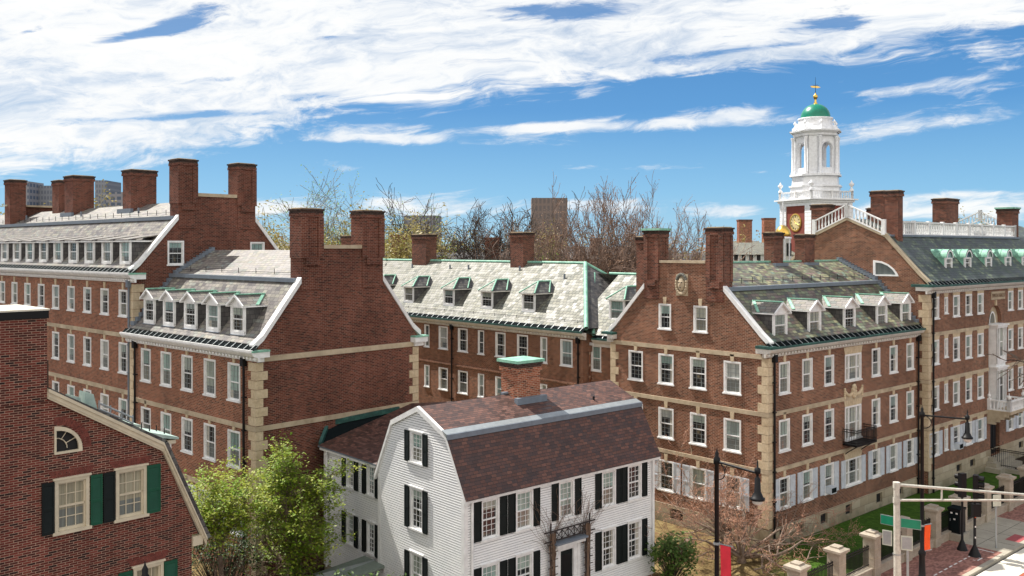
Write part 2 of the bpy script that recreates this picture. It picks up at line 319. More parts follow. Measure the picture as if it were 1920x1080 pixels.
def tower_win(name, wall, glass, w, h, a, b):
    def fn(t):
        u, v = t.xyz(uvw(t))[:2]
        fu = t.m('FRACT', t.m('DIVIDE', u, w)); fv = t.m('FRACT', t.m('DIVIDE', v, h))
        k = t.m('MULTIPLY', t.m('GREATER_THAN', fu, a), t.m('GREATER_THAN', fv, b))
        return t.mix(k, wall+(1,), glass+(1,))
    return mat(name, rough=.7, fn=fn)
FW1 = tower_win('far_concrete_facade', (.24, .24, .26), (.08, .11, .16), 3.2, 3.2, .35, .45)
FW2 = tower_win('far_brown_facade', (.20, .155, .135), (.135, .115, .11), 1.7, 3.2, .45, .3)
FW3 = tower_win('far_grey_blue_facade', (.22, .235, .265), (.13, .15, .19), 1.6, 3.0, .45, .4)
SKIN = mat('skin', (.50, .30, .22), .6); HAIR = mat('dark_hair', (.02, .014, .01), .7); CLOTH = mat('navy_cloth', (.015, .018, .03), .85)

# ---------------------------------------------------------------- mesh builder
class MB:
    def __init__(s): s.v = []; s.f = []; s.m = []; s.uv = []; s.mats = []; s.sm = []
    def mi(s, m):
        if m not in s.mats: s.mats.append(m)
        return s.mats.index(m)
    def face(s, pts, m, uv=None, smooth=False):
        pts = [Vector(p) for p in pts]; b = len(s.v); s.v += pts
        s.f.append(tuple(range(b, b+len(pts)))); s.m.append(s.mi(m)); s.sm.append(smooth)
        if uv is None:
            n = Vector((0, 0, 0))
            for i in range(len(pts)):
                a, c = pts[i], pts[(i+1) % len(pts)]
                n += Vector(((a.y-c.y)*(a.z+c.z), (a.z-c.z)*(a.x+c.x), (a.x-c.x)*(a.y+c.y)))
            if n.length < 1e-12: n = Vector((0, 0, 1))
            n.normalize()
            if abs(n.z) > .98: U, V_ = Vector((1, 0, 0)), Vector((0, 1, 0))
            else:
                if n.z < -1e-4: n = -n
                U = Vector((0, 0, 1)).cross(n).normalized()
                if abs(U.x) > abs(U.y):
                    if U.x < 0: U = -U
                elif U.y < 0: U = -U
                V_ = n.cross(U)
                if V_.z < 0: V_ = -V_
            uv = [(p.dot(U), p.dot(V_)) for p in pts]
        s.uv += uv
    def box(s, a, b, m, top=None):
        x0, x1 = sorted((a[0], b[0])); y0, y1 = sorted((a[1], b[1])); z0, z1 = sorted((a[2], b[2]))
        q = [(x0, y0, z0), (x1, y0, z0), (x1, y1, z0), (x0, y1, z0), (x0, y0, z1), (x1, y0, z1), (x1, y1, z1), (x0, y1, z1)]
        for i, f in enumerate(((0, 3, 2, 1), (4, 5, 6, 7), (0, 1, 5, 4), (1, 2, 6, 5), (2, 3, 7, 6), (3, 0, 4, 7))):
            s.face([q[k] for k in f], (top if (i == 1 and top) else m))
    def hexa(s, q, m):
        for f in ((0, 3, 2, 1), (4, 5, 6, 7), (0, 1, 5, 4), (1, 2, 6, 5), (2, 3, 7, 6), (3, 0, 4, 7)): s.face([q[k] for k in f], m)
    def prism(s, pts, vec, m, cap=True):
        vec = Vector(vec); a = [Vector(p) for p in pts]; b = [p+vec for p in a]; n = len(a)
        for i in range(n): s.face([a[i], a[(i+1) % n], b[(i+1) % n], b[i]], m)
        if cap: s.face(a[::-1], m); s.face(b, m)
    def tube(s, p, r, m, k=6, cap=False, smooth=True):
        p = [Vector(q) for q in p]; rings = []
        if not isinstance(r, (list, tuple)): r = [r]*len(p)
        for i, q in enumerate(p):
            d = (p[min(i+1, len(p)-1)]-p[max(i-1, 0)])
            d = d.normalized() if d.length > 1e-9 else Vector((0, 0, 1))
            u = d.cross(Vector((.013, .02, 1)) if abs(d.z) < .95 else Vector((1, .02, 0))).normalized(); w = d.cross(u)
            rings.append([q+(u*math.cos(6.2832*j/k)+w*math.sin(6.2832*j/k))*r[i] for j in range(k)])
        b = len(s.v); mi = s.mi(m)
        for rg in rings: s.v += rg
        for i in range(len(p)-1):
            for j in range(k):
                s.f.append((b+i*k+j, b+i*k+(j+1) % k, b+(i+1)*k+(j+1) % k, b+(i+1)*k+j)); s.m.append(mi); s.sm.append(smooth)
                s.uv += [(j/k, i), ((j+1)/k, i), ((j+1)/k, i+1), (j/k, i+1)]
        if cap:
            for rg, fl in ((rings[0], True), (rings[-1], False)): s.face(rg[::-1] if fl else rg, m)
    def lathe(s, prof, m, k=20, c=(0, 0, 0), smooth=True, a0=0):
        c = Vector(c); b = len(s.v); mi = s.mi(m)
        for (r, z) in prof:
            for j in range(k):
                a = a0+6.28318*j/k; s.v.append(c+Vector((r*math.cos(a), r*math.sin(a), z)))
        for i in range(len(prof)-1):
            for j in range(k):
                s.f.append((b+i*k+j, b+i*k+(j+1) % k, b+(i+1)*k+(j+1) % k, b+(i+1)*k+j)); s.m.append(mi); s.sm.append(smooth)
                s.uv += [(j/k, prof[i][1]), ((j+1)/k, prof[i][1]), ((j+1)/k, prof[i+1][1]), (j/k, prof[i+1][1])]
    def mesh(s, name):
        me = bpy.data.meshes.new(name); me.from_pydata([tuple(v) for v in s.v], [], s.f)
        for m in s.mats: me.materials.append(m)
        me.polygons.foreach_set('material_index', s.m); me.polygons.foreach_set('use_smooth', s.sm)
        ul = me.uv_layers.new(name='UV'); ul.data.foreach_set('uv', [c for u in s.uv for c in u]); me.update()
        return me
    def build(s, name, parent=None, loc=(0, 0, 0), rz=0):
        o = bpy.data.objects.new(name, s.mesh(name)); COL.objects.link(o); o.location = loc; o.rotation_euler = (0, 0, rz)
        if parent: o.parent = parent
        return o
def link(name, me, parent, loc=(0, 0, 0), rz=0):
    o = bpy.data.objects.new(name, me); COL.objects.link(o); o.location = loc; o.rotation_euler = (0, 0, rz); o.parent = parent; return o
def tag(o, label=None, cat=None, group=None, kind=None):
    for k, v in (('label', label), ('category', cat), ('group', group), ('kind', kind)):
        if v: o[k] = v
    return o
def empty(name, loc, rz=0, label=None, cat=None, group=None):
    o = bpy.data.objects.new(name, None); COL.objects.link(o); o.location = loc; o.rotation_euler = (0, 0, rz); o.empty_display_size = .3
    return tag(o, label, cat, group)
KIDS = {}
def kids(o): return [c for c in bpy.data.objects if c.parent == o]
def copy_tree(o, parent=None, ks=None):
    c = o.copy(); COL.objects.link(c); c.parent = parent
    for ch in (ks if ks is not None else kids(o)): copy_tree(ch, c)
    return c

# ---------------------------------------------------------------- building kit
class Pl:                                   # a facade: 'F' is y = off, 'G' is x = off; u runs along it, o is outward
    def __init__(s, kind, off=0): s.k = kind; s.off = off
    def p(s, u, z, o=0): return (u, s.off-o, z) if s.k == 'F' else (s.off-o, u, z)
    def rz(s): return 0 if s.k == 'F' else -math.pi/2
    def box(s, mb, u0, u1, z0, z1, o0, o1, m): mb.box(s.p(u0, z0, o0), s.p(u1, z1, o1), m)
def inpoly(x, y, P_):
    r = False; n = len(P_); j = n-1
    for i in range(n):
        if (P_[i][1] > y) != (P_[j][1] > y) and x < (P_[j][0]-P_[i][0])*(y-P_[i][1])/(P_[j][1]-P_[i][1])+P_[i][0]: r = not r
        j = i
    return r
def rect(u, w, z0, z1, i=.03): return [(u-w/2+i, z0+i), (u+w/2-i, z0+i), (u+w/2-i, z1-i), (u-w/2+i, z1-i)]
def wall(mb, pl, outline, holes, m, reveal=.16, o=0):
    vs = []; es = []
    for lp in [outline]+holes:
        b = len(vs); vs += [Vector(p) for p in lp]; es += [(b+i, b+(i+1) % len(lp)) for i in range(len(lp))]
    r = delaunay_2d_cdt(vs, es, [], 0, 1e-5)
    for f in r[2]:
        c = sum((r[0][i] for i in f), Vector((0, 0)))/len(f)
        if inpoly(c.x, c.y, outline) and not any(inpoly(c.x, c.y, h) for h in holes):
            mb.face([pl.p(r[0][i].x, r[0][i].y, o) for i in f], m, uv=[(r[0][i].x, r[0][i].y) for i in f])
    for h in holes:
        for i in range(len(h)):
            a, b = h[i], h[(i+1) % len(h)]
            mb.face([pl.p(*a, o), pl.p(*b, o), pl.p(*b, o-reveal), pl.p(*a, o-reveal)], m)
def back_walls(mb, x0, x1, y0, y1, z1, m, skip=()):
    for k, q in {'x0': [(x0, y0), (x0, y1)], 'x1': [(x1, y0), (x1, y1)], 'y0': [(x0, y0), (x1, y0)], 'y1': [(x0, y1), (x1, y1)]}.items():
        if k in skip: continue
        (a, b), (c, d) = q; mb.face([(a, b, 0), (c, d, 0), (c, d, z1), (a, b, z1)], m)
WC = {}
BAR = mat('sash_bar_paint', (.25, .27, .27), .5)
def win_meshes(w, h, style):
    key = (round(w, 2), round(h, 2), style)
    if key in WC: return WC[key]
    c = .095 if style != 'narrow' else .075
    f = MB(); fm = CREAM if style == 'cream' else WHITE
    f.box((-w/2, -.04, .09), (-w/2+c, .16, h), fm); f.box((w/2-c, -.04, .09), (w/2, .16, h), fm)
    f.box((-w/2+c, -.038, h-c), (w/2-c, .16, h), fm)
    f.box((-w/2-.06, -.09, 0), (w/2+.06, .16, .09), fm)
    if style in ('wood', 'cream'): f.box((-w/2-.05, -.08, h), (w/2+.05, .02, h+.06), fm)
    g = MB(); iw, z0, z1 = w-2*c, .09, h-c; r = .042; mid = (z0+z1)/2
    nc = {'narrow': 2, 'triple': 4, 'lite': 3}.get(style, 3); nr = 3 if style not in ('attic', 'cream') else 2
    g.box((-iw/2, .03, z0), (iw/2, .1, z0+.08), fm); g.box((-iw/2, .03, z1-.05), (iw/2, .09, z1), fm)
    g.box((-iw/2, .03, mid-.03), (iw/2, .09, mid+.03), fm)
    for sx in (-1, 1): g.box((sx*iw/2, .03, z0+.08), (sx*(iw/2-.045), .09, z1-.05), fm)
    mt = .018
    if style == 'triple':
        for x in (-iw*.27, iw*.27): g.box((x-.06, .0, z0), (x+.06, .1, z1), fm)
        xs = [-iw*.385, -iw*.09, iw*.09, iw*.385]
    else: xs = [-iw/2+iw*k/nc for k in range(1, nc)]
    bm = CREAM if style == 'cream' else (WHITE if style == 'wood' else BAR); mt = .024 if style == 'cream' else mt
    for x in xs: g.box((x-mt/2, .062, z0+.08), (x+mt/2, .088, z1-.05), bm)
    for a, b in ((z0+.08, mid-.03), (mid+.03, z1-.05)):
        for k in range(1, nr): zz = a+(b-a)*k/nr; g.box((-iw/2+.045, .064, zz-mt/2), (iw/2-.045, .086, zz+mt/2), bm)
    p = MB(); q = [(-iw/2, .094, z0), (iw/2, .094, z0), (iw/2, .094, z1), (-iw/2, .094, z1)]
    p.face(q, GLW if style == 'cream' else GLS, uv=[(0, 0), (1, 0), (1, 1), (0, 1)])
    WC[key] = (f.mesh('window'), g.mesh('sash'), p.mesh('pane')); return WC[key]
KEYM = {}
def keystone(kind, w):
    k = (kind, round(w, 2))
    if k in KEYM: return KEYM[k]
    b = MB()
    if kind == 'key': b.hexa([(-.1, -.06, 0), (.1, -.06, 0), (.1, .05, 0), (-.1, .05, 0), (-.14, -.06, .42), (.14, -.06, .42), (.14, .05, .42), (-.14, .05, .42)], QUOIN)
    else:
        n = 5 if w < 1.5 else 9
        for i in range(n):
            t0, t1 = i/n, (i+1)/n
            a0, a1 = -w/2+w*t0+.008, -w/2+w*t1-.008; W2 = w+.34
            b0, b1 = -W2/2+W2*t0+.008, -W2/2+W2*t1-.008
            b.hexa([(a0, -.04, 0), (a1, -.04, 0), (a1, .05, 0), (a0, .05, 0), (b0, -.04, .46), (b1, -.04, .46), (b1, .05, .46), (b0, .05, .46)], QUOIN)
    KEYM[k] = b.mesh('keystone'); return KEYM[k]
SHM = {}
def shutter(w, h, m, louvre=False):
    k = (round(w, 2), round(h, 2), m.name, louvre)
    if k in SHM: return SHM[k]
    b = MB(); b.box((-w/2, -.02, 0), (w/2, .0, h), m)
    for sx in (-1, 1): b.box((sx*w/2, -.05, 0), (sx*(w/2-.05), -.02, h), m)
    for zz in (0, h*.45, h-.09): b.box((-w/2+.05, -.048, zz), (w/2-.05, -.02, zz+.09), m)
    if louvre:
        n = int(h/.055)
        for i in range(n):
            zz = .09+(h-.2)*i/n; b.face([(-w/2+.05, -.045, zz), (w/2-.05, -.045, zz), (w/2-.05, -.022, zz+.045), (-w/2+.05, -.022, zz+.045)], m)
    SHM[k] = b.mesh('shutter'); return SHM[k]
def window(par, pl, u, w, z0, z1, style='std', key=None, shut=None, sw=.5, loc_o=0, lou=False, holes=None, sides=(-1, 1)):
    f, s, p = win_meshes(w, z1-z0, style)
    if style == 'wood': loc_o = .035
    o = link('window', f, par, pl.p(u, z0, loc_o), pl.rz())
    link('sash', s, o); link('pane', p, o)
    if key: link('keystone', keystone(key, w), o, (0, 0, z1-z0))
    if shut:
        for sx in sides: link('shutter', shutter(sw, z1-z0-.06, shut, lou), o, (sx*(w/2+sw/2+.02), -.035 if style == 'wood' else -.02, .05))
    if holes is not None: holes.append(rect(u, w, z0, z1))
    return o
def quoins(mb, x, y, sx, sy, z0, z1, skip=()):
    h = .46; n = max(1, int((z1-z0)/h)); h = (z1-z0)/n
    for i in range(n):
        a, b = (.66, .40) if i % 2 else (.40, .66); z = z0+i*h
        mb.box((x-sx*.045, y-sy*.045, z+.012), (x+sx*a, y+sy*b, z+h-.012), QUOIN)
def cornice(par, pl, u0, u1, z, m=None, lip=None, dent=True, ticks=.62, big=.5):
    m = m or CORN; lip = lip or COPD
    b = MB(); d = Vector(pl.p(1, 0))-Vector(pl.p(0, 0))
    pr = [(0, z-.5), (.10, z-.5), (.15, z-.28), (big-.14, z-.22), (big-.02, z-.06), (big-.02, z), (0, z)]
    a = [Vector(pl.p(u0, zz, o)) for o, zz in pr]; b.prism(a, d*(u1-u0), m)
    if dent:
        n = int((u1-u0)/.34)
        for i in range(n): uu = u0+.1+i*.34; pl.box(b, uu, uu+.15, z-.40, z-.285, .10, .27, m)
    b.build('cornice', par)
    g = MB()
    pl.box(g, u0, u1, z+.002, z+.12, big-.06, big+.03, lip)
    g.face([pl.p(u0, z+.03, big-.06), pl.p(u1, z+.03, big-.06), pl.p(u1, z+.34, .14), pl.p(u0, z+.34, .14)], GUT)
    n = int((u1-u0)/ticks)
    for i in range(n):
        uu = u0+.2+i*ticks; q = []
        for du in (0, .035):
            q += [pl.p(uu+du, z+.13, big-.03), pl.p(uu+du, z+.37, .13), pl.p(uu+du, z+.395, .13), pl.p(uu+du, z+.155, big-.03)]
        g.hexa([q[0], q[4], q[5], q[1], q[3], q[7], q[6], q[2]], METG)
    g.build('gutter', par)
def roof(par, axis, prof, l0, l1, mats, th=.07, lo=None):
    """prof [(s,z)]; axis 'F': length on x, s on y; 'G': length on y, s on x. mats per segment."""
    def P_(s, l, z): return (l, s, z) if axis == 'F' else (s, l, z)
    b = MB()
    for i in range(len(prof)-1):
        (s0, z0), (s1, z1) = prof[i], prof[i+1]; m = mats[i] if isinstance(mats, list) else mats
        L = math.hypot(s1-s0, z1-z0); nx, nz = -(z1-z0)/L*th, (s1-s0)/L*th
        v0 = sum(math.hypot(prof[k+1][0]-prof[k][0], prof[k+1][1]-prof[k][1]) for k in range(i))
        uv = [(l0, v0), (l1, v0), (l1, v0+L), (l0, v0+L)]
        if s1-s0 > 0 and z1 < z0: uv = [(a, -c) for a, c in uv]
        b.face([P_(s0+nx, l0, z0+nz), P_(s0+nx, l1, z0+nz), P_(s1+nx, l1, z1+nz), P_(s1+nx, l0, z1+nz)], m, uv=uv)
        b.face([P_(s0, l0, z0), P_(s0, l1, z0), P_(s1, l1, z1), P_(s1, l0, z1)], m)
        for l in (l0, l1): b.face([P_(s0, l, z0), P_(s0+nx, l, z0+nz), P_(s1+nx, l, z1+nz), P_(s1, l, z1)], m)
    s0, z0 = prof[0]; b.face([P_(s0, l0, z0), P_(s0, l1, z0), P_(s0, l1, z0+th), P_(s0, l0, z0+th)], mats[0] if isinstance(mats, list) else mats)
    return b.build('roof', par)
def strip(mb, axis, s, z, l0, l1, w, h, m):
    if axis == 'F': mb.box((l0, s-w/2, z), (l1, s+w/2, z+h), m)
    else: mb.box((s-w/2, l0, z), (s+w/2, l1, z+h), m)
def rake(mb, pl, pts, up, dn, o0, o1, m):
    for (a, b_) in zip(pts[:-1], pts[1:]):
        q = [pl.p(a[0], a[1]-dn, o0), pl.p(b_[0], b_[1]-dn, o0), pl.p(b_[0], b_[1]-dn, o1), pl.p(a[0], a[1]-dn, o1),
             pl.p(a[0], a[1]+up, o0), pl.p(b_[0], b_[1]+up, o0), pl.p(b_[0], b_[1]+up, o1), pl.p(a[0], a[1]+up, o1)]
        mb.hexa(q, m)
SOOT = brick('brick_sooty', [(0, (.02, .013, .012)), (.5, (.05, .028, .022)), (1, (.09, .045, .033))], (.16, .13, .11))
def chimney(par, x0, x1, y0, y1, z0, z1, m=None, cap=None, panel=None, base=True):
    m = m or BR_C; b = MB(); b.box((x0, y0, z0), (x1, y1, z1-.42), m)
    e = .07; b.box((x0-e, y0-e, z1-.42), (x1+e, y1+e, z1-.24), m); b.box((x0-e+.02, y0-e+.02, z1-.24), (x1+e-.02, y1+e-.02, z1-.1), SOOT)
    b.box((x0-e-.03, y0-e-.03, z1-.1), (x1+e+.03, y1+e+.03, z1), SOOT, top=STONE)
    if panel:   # recessed panels: pilaster strips on the face x0 ('G') or y0 ('F')
        zt, zb = z1-.44, panel
        w = (y1-y0)
        for a, c in ((y0, y0+.26*w), (y1-.26*w, y1)): b.box((x0-.07, a, zb), (x0, c, zt), m)
        b.box((x0-.11, y0+.2*w, zb-.32), (x0, y1-.2*w, zb-.0), m); b.box((x0-.15, y0+.17*w, zb-.38), (x0, y1-.17*w, zb-.32), m)
        w = x1-x0
        for a, c in ((x0, x0+.26*w), (x1-.26*w, x1)): b.box((a, y0-.05, zb), (c, y0, zt), m)
    o = b.build('chimney', par)
    if cap is not None:
        c = MB(); c.box((x0-.16, y0-.16, z1+.003), (x1+.16, y1+.16, z1+.14), cap); c.build('chimney_cap', o)
    else:
        c = MB(); c.box((x0+.02, y0+.02, z1+.002), (x1-.02, y1-.02, z1+.05), STONE); c.build('mortar_cap', o)
    return o
def dormer(par, pl, u, s, z0, z1, w, depth, kind, rise=.55, cheek=None, rm=None, ridge=None, apron=False):
    cheek = cheek or SL_D; rm = rm or SL_L; ridge = ridge or COP
    e = bpy.data.objects.new('dormer', None)
    f = MB(); h = z1-z0; c = .13
    f.box((-w/2, 0, 0), (-w/2+c, .12, h), WHITE); f.box((w/2-c, 0, 0), (w/2, .12, h), WHITE)
    f.box((-w/2, -.004, -.1), (w/2, .12, .07), WHITE); f.box((-w/2+c, 0, h-.12), (w/2-c, .12, h), WHITE)
    f.box((-w/2-.06, -.06, -.14), (w/2+.06, .1, -.1), LEAD)
    if apron: f.face([(-w/2-.08, -.06, -.12), (w/2+.08, -.06, -.12), (w/2+.1, -.38, -.335), (-w/2-.1, -.38, -.335)], mat('dark_lead', (.06, .085, .10), .6))
    for sx in (-1, 1):
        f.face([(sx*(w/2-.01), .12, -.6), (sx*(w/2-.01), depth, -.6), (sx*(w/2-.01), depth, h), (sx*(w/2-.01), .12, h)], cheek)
    if kind in ('gable',):
        f.face([(-w/2-.04, .0, h), (w/2+.04, .0, h), (0, .0, h+rise-.05)], WHITE)
    d = link('dormer', f.mesh('dormer'), par, pl.p(u, z0, -s), pl.rz())
    r = MB(); ov = .16; H = h
    if kind == 'gable':
        for sx in (-1, 1):
            q = [(0, -ov, H+rise), (sx*(w/2+ov), -ov, H-.04), (sx*(w/2+ov), depth+.2, H-.04), (0, depth+.2, H+rise)]
            r.face(q, rm); q2 = [(x, y, z-.07) for x, y, z in q]; r.face(q2, WHITE)
            r.hexa([(0, -ov-.03, H+rise-.10), (sx*(w/2+ov), -ov-.03, H-.14), (sx*(w/2+ov), -ov+.05, H-.14), (0, -ov+.05, H+rise-.10),
                    (0, -ov-.03, H+rise+.02), (sx*(w/2+ov), -ov-.03, H-.02), (sx*(w/2+ov), -ov+.05, H-.02), (0, -ov+.05, H+rise+.02)], WHITE)
            r.box((sx*(w/2-.02), -ov, H-.12), (sx*(w/2+ov), depth, H-.05), WHITE)
        r.box((-.09, -ov, H+rise-.01), (.09, depth+.1, H+rise+.05), ridge)
        for sx in (-1, 1):
            y0_, x1_ = depth, sx*(w/2+ov)
            r.hexa([(0, depth, H+rise), (x1_, depth-.9, H-.02), (x1_, depth-.7, H-.02), (0, depth+.2, H+rise), (0, depth, H+rise+.05), (x1_, depth-.9, H+.03), (x1_, depth-.7, H+.03), (0, depth+.2, H+rise+.05)], ridge)
    elif kind == 'hip':
        hp = w*.75
        top0, top1 = (0, hp, H+rise), (0, depth+.3, H+rise)
        for sx in (-1, 1): r.face([(sx*(w/2+ov), -ov, H-.02), (sx*(w/2+ov), depth+.2, H-.02), top1, top0], rm)
        r.face([(-w/2-ov, -ov, H-.02), (w/2+ov, -ov, H-.02), top0], SL_C)
        r.box((-w/2-ov, -ov, H-.1), (w/2+ov, depth, H-.025), CORN)
        for sx in (-1, 1):
            r.tube([(sx*(w/2+ov), -ov, H), top0], .065, ridge, 5)
            r.tube([(sx*(w/2+ov), depth-.75, H+.03), (0, depth+.25, H+rise+.03)], .06, ridge, 5)
        r.tube([(0, hp, H+rise), (0, depth+.2, H+rise)], .07, ridge, 5)
    elif kind == 'shed':
        r.hexa([(-w/2-.18, -.2, H-.03), (w/2+.18, -.2, H-.03), (w/2+.18, depth+.6, H+rise), (-w/2-.18, depth+.6, H+rise),
                (-w/2-.18, -.2, H+.04), (w/2+.18, -.2, H+.04), (w/2+.18, depth+.6, H+rise+.07), (-w/2-.18, depth+.6, H+rise+.07)], rm)
        r.box((-w/2-.16, -.19, H-.12), (w/2+.16, depth-.1, H-.035), WHITE)
        r.box((-w/2-.18, depth+.45, H+rise+.06), (w/2+.18, depth+.62, H+rise+.14), ridge)
    elif kind == 'barrel':
        k = 14; pr = [((w/2+.05)*math.cos(math.pi*i/k), H-.0+(w/2+.05)*math.sin(math.pi*i/k)) for i in range(k+1)]
        for i in range(k): r.face([(pr[i][0], -.06, pr[i][1]), (pr[i+1][0], -.06, pr[i+1][1]), (pr[i+1][0], depth+.6, pr[i+1][1]), (pr[i][0], depth+.6, pr[i][1])], ridge, smooth=True)
        for j in range(1, int(depth/.45)+1):
            r.tube([(x*1.02, j*.45, H+(z-H)*1.02) for x, z in pr], .025, ridge, 4)
        pa = [((w/2)*math.cos(math.pi*i/k), H+(w/2)*math.sin(math.pi*i/k)) for i in range(k+1)]
        pi_ = [((w/2-c)*math.cos(math.pi*i/k), H+(w/2-c)*math.sin(math.pi*i/k)) for i in range(k+1)]
        for i in range(k): r.face([(pa[i][0], -.08, pa[i][1]), (pa[i+1][0], -.08, pa[i+1][1]), (pi_[i+1][0], -.08, pi_[i+1][1]), (pi_[i][0], -.08, pi_[i][1])], WHITE)
        r.face([(x, .03, z) for x, z in pi_], GLS, uv=[(x+.5, .5) for x, z in pi_])
    link('dormer_roof', r.mesh('dormer_roof'), d)
    # sash window inside the surround
    iw = w-2*c; g = MB(); zb, zt = .07, (h-.12 if kind != 'barrel' else h+.0); mid = (zb+zt)/2
    for sx in (-1, 1): g.box((sx*iw/2, .03, zb), (sx*(iw/2-.05), .1, zt), WHITE)
    for zz, t_ in ((zb, .07), (mid-.03, .06), (zt-.05, .05)): g.box((-iw/2+.05, .032, zz), (iw/2-.05, .098, zz+t_), WHITE)
    for x in (-iw/6, iw/6): g.box((x-.01, .065, zb+.07), (x+.01, .09, zt-.05), BAR)
    for a, b_ in ((zb+.07, mid-.03), (mid+.03, zt-.05)):
        for kk in (1, 2): zz = a+(b_-a)*kk/3; g.box((-iw/2+.05, .067, zz-.011), (iw/2-.05, .088, zz+.011), BAR)
    link('sash', g.mesh('sash'), d)
    p = MB(); p.face([(-iw/2, .1, zb), (iw/2, .1, zb), (iw/2, .1, zt), (-iw/2, .1, zt)], GLS, uv=[(0, 0), (1, 0), (1, 1), (0, 1)]); link('pane', p.mesh('pane'), d)
    return d
def downpipe(par, pl, u, z0, z1, m=None, o=.14):
    m = m or IRON; b = MB(); b.tube([pl.p(u, z0, o), pl.p(u, z1-.5, o)], .065, m, 8)
    pl.box(b, u-.14, u+.14, z1-.6, z1-.15, .04, .28, m)
    z = z0+1
    while z < z1-1: pl.box(b, u-.1, u+.1, z, z+.07, .0, .22, m); z += 1.7
    b.build('downpipe', par)
def snow_rail(par, axis, s, z, l0, l1, step=1.15):
    b = MB(); l = l0+.4
    P_ = (lambda s, l, z: (l, s, z)) if axis == 'F' else (lambda s, l, z: (s, l, z))
    while l < l1-.2: b.tube([P_(s, l, z-.05), P_(s, l, z+.36)], .022, IRON, 4); l += step
    for h in (.16,): b.tube([P_(s, l0+.3, z+h), P_(s, l1-.3, z+h)], .012, IRON, 4)
    b.build('snow_rail', par)
def gable_chimney_wall(par, pl, W_, br, z_break, z_cop, z_top, eave_z, holes, m, depth=.93, c1=None, c2=None, base=0, capm=(None, None), foot=0):
    """gable with a level parapet between two tall end chimneys (u up the facade)."""
    b0, b1 = br
    mb = MB(); out = [(0, base), (W_, base), (W_, eave_z), (b1, z_break), (b1, z_cop-.18), (b0, z_cop-.18), (b0, z_break), (0, eave_z)]
    wall(mb, pl, out, holes, m)
    return mb

def frame(name, P_, ang, label, cat, group=None): return empty(name, (P_[0], P_[1], 0), R(90-ang), label, cat, group)
F0, G0 = Pl('F'), Pl('G')

# ================================================================ the setting
def ground_sheet(name, pts, z, m, axis=None):
    b = MB(); b.face([(x, y, z) for x, y in pts], m); o = b.build(name); o['kind'] = 'structure'
    if axis: o.location = (axis[0], axis[1], 0); o.rotation_euler = (0, 0, axis[2])
    return o
AR = (14.56, 51.4, R(41.3))                     # street frame: x along the street, -y towards the road
ground_sheet('ground', [(-1500, -200), (1500, -200), (1500, 3000), (-1500, 3000)], -.25, SOIL)
ground_sheet('yard', [(-70, -8.9), (140, -8.9), (140, 160), (-70, 160)], -.04, SOIL, AR)
ground_sheet('lawn', [(-11, -5.7), (29.5, -5.7), (29.5, 14), (-11, 14)], -.02, LAWN, AR)
ground_sheet('courtyard_grass', [(-30, 14.5), (60, 14.5), (60, 60), (-30, 60)], -.02, LAWN, AR)
ground_sheet('road', [(-60, -40), (90, -40), (90, -9.2), (-60, -9.2)], -.14, ASPH, AR)
b = MB(); b.box((-60, -8.9, -.2), (9.75, -5.9, 0), PAVE); b.box((16.8, -8.9, -.2), (60, -5.9, 0), PAVE); o = b.build('brick_pavement'); o['kind'] = 'structure'; o.location = AR[:2]+(0,); o.rotation_euler = (0, 0, AR[2])
b = MB(); b.box((9.752, -8.9, -.2), (16.798, -5.9, .004), CONC)
for x in (11.5, 13.25, 15.0): b.box((x, -8.9, .002), (x+.02, -5.9, .006), GUT)
b.box((9.8, -7.45, .002), (16.7, -7.43, .006), GUT)
b.box((12.3, -8.86, .003), (13.8, -8.1, .012), mat('red_tactile_paving', (.34, .07, .075), .8))
o = b.build('concrete_pavement'); o['kind'] = 'structure'; o.location = AR[:2]+(0,); o.rotation_euler = (0, 0, AR[2])
b = MB()
for i in range(60): b.box((-40+i*1.6, -9.16, -.2), (-40+i*1.6+1.585, -8.905, .012), CONC)
o = b.build('kerb'); o['kind'] = 'structure'; o.location = AR[:2]+(0,); o.rotation_euler = (0, 0, AR[2])
b = MB()
for i in range(16): b.box((-20+i*3.6, -10.75, -.15), (-20+i*3.6+3.58, -9.28, -.115), CONCP)
o = b.build('concrete_road_strip'); o['kind'] = 'structure'; o.location = AR[:2]+(0,); o.rotation_euler = (0, 0, AR[2])
ground_sheet('brick_crossing', [(-20, -16), (38, -16), (38, -10.76), (-20, -10.76)], -.13, PAVR, AR)
b = MB(); x = -3.
while x < 7.6: b.box((x, -7.97, .002), (x+.36, -7.89, .006), WPAINT); x += .62
b.box((7.3, -8.55, .002), (7.9, -8.47, .006), WPAINT); b.box((7.2, -8.42, .002), (7.26, -8.3, .006), WPAINT); b.box((7.8, -8.42, .002), (7.86, -8.3, .006), WPAINT)
b.box((9.3, -8.6, .002), (9.38, -7.5, .006), WPAINT)
o = b.build('pavement_markings'); o['kind'] = 'structure'; o.location = AR[:2]+(0,); o.rotation_euler = (0, 0, AR[2])

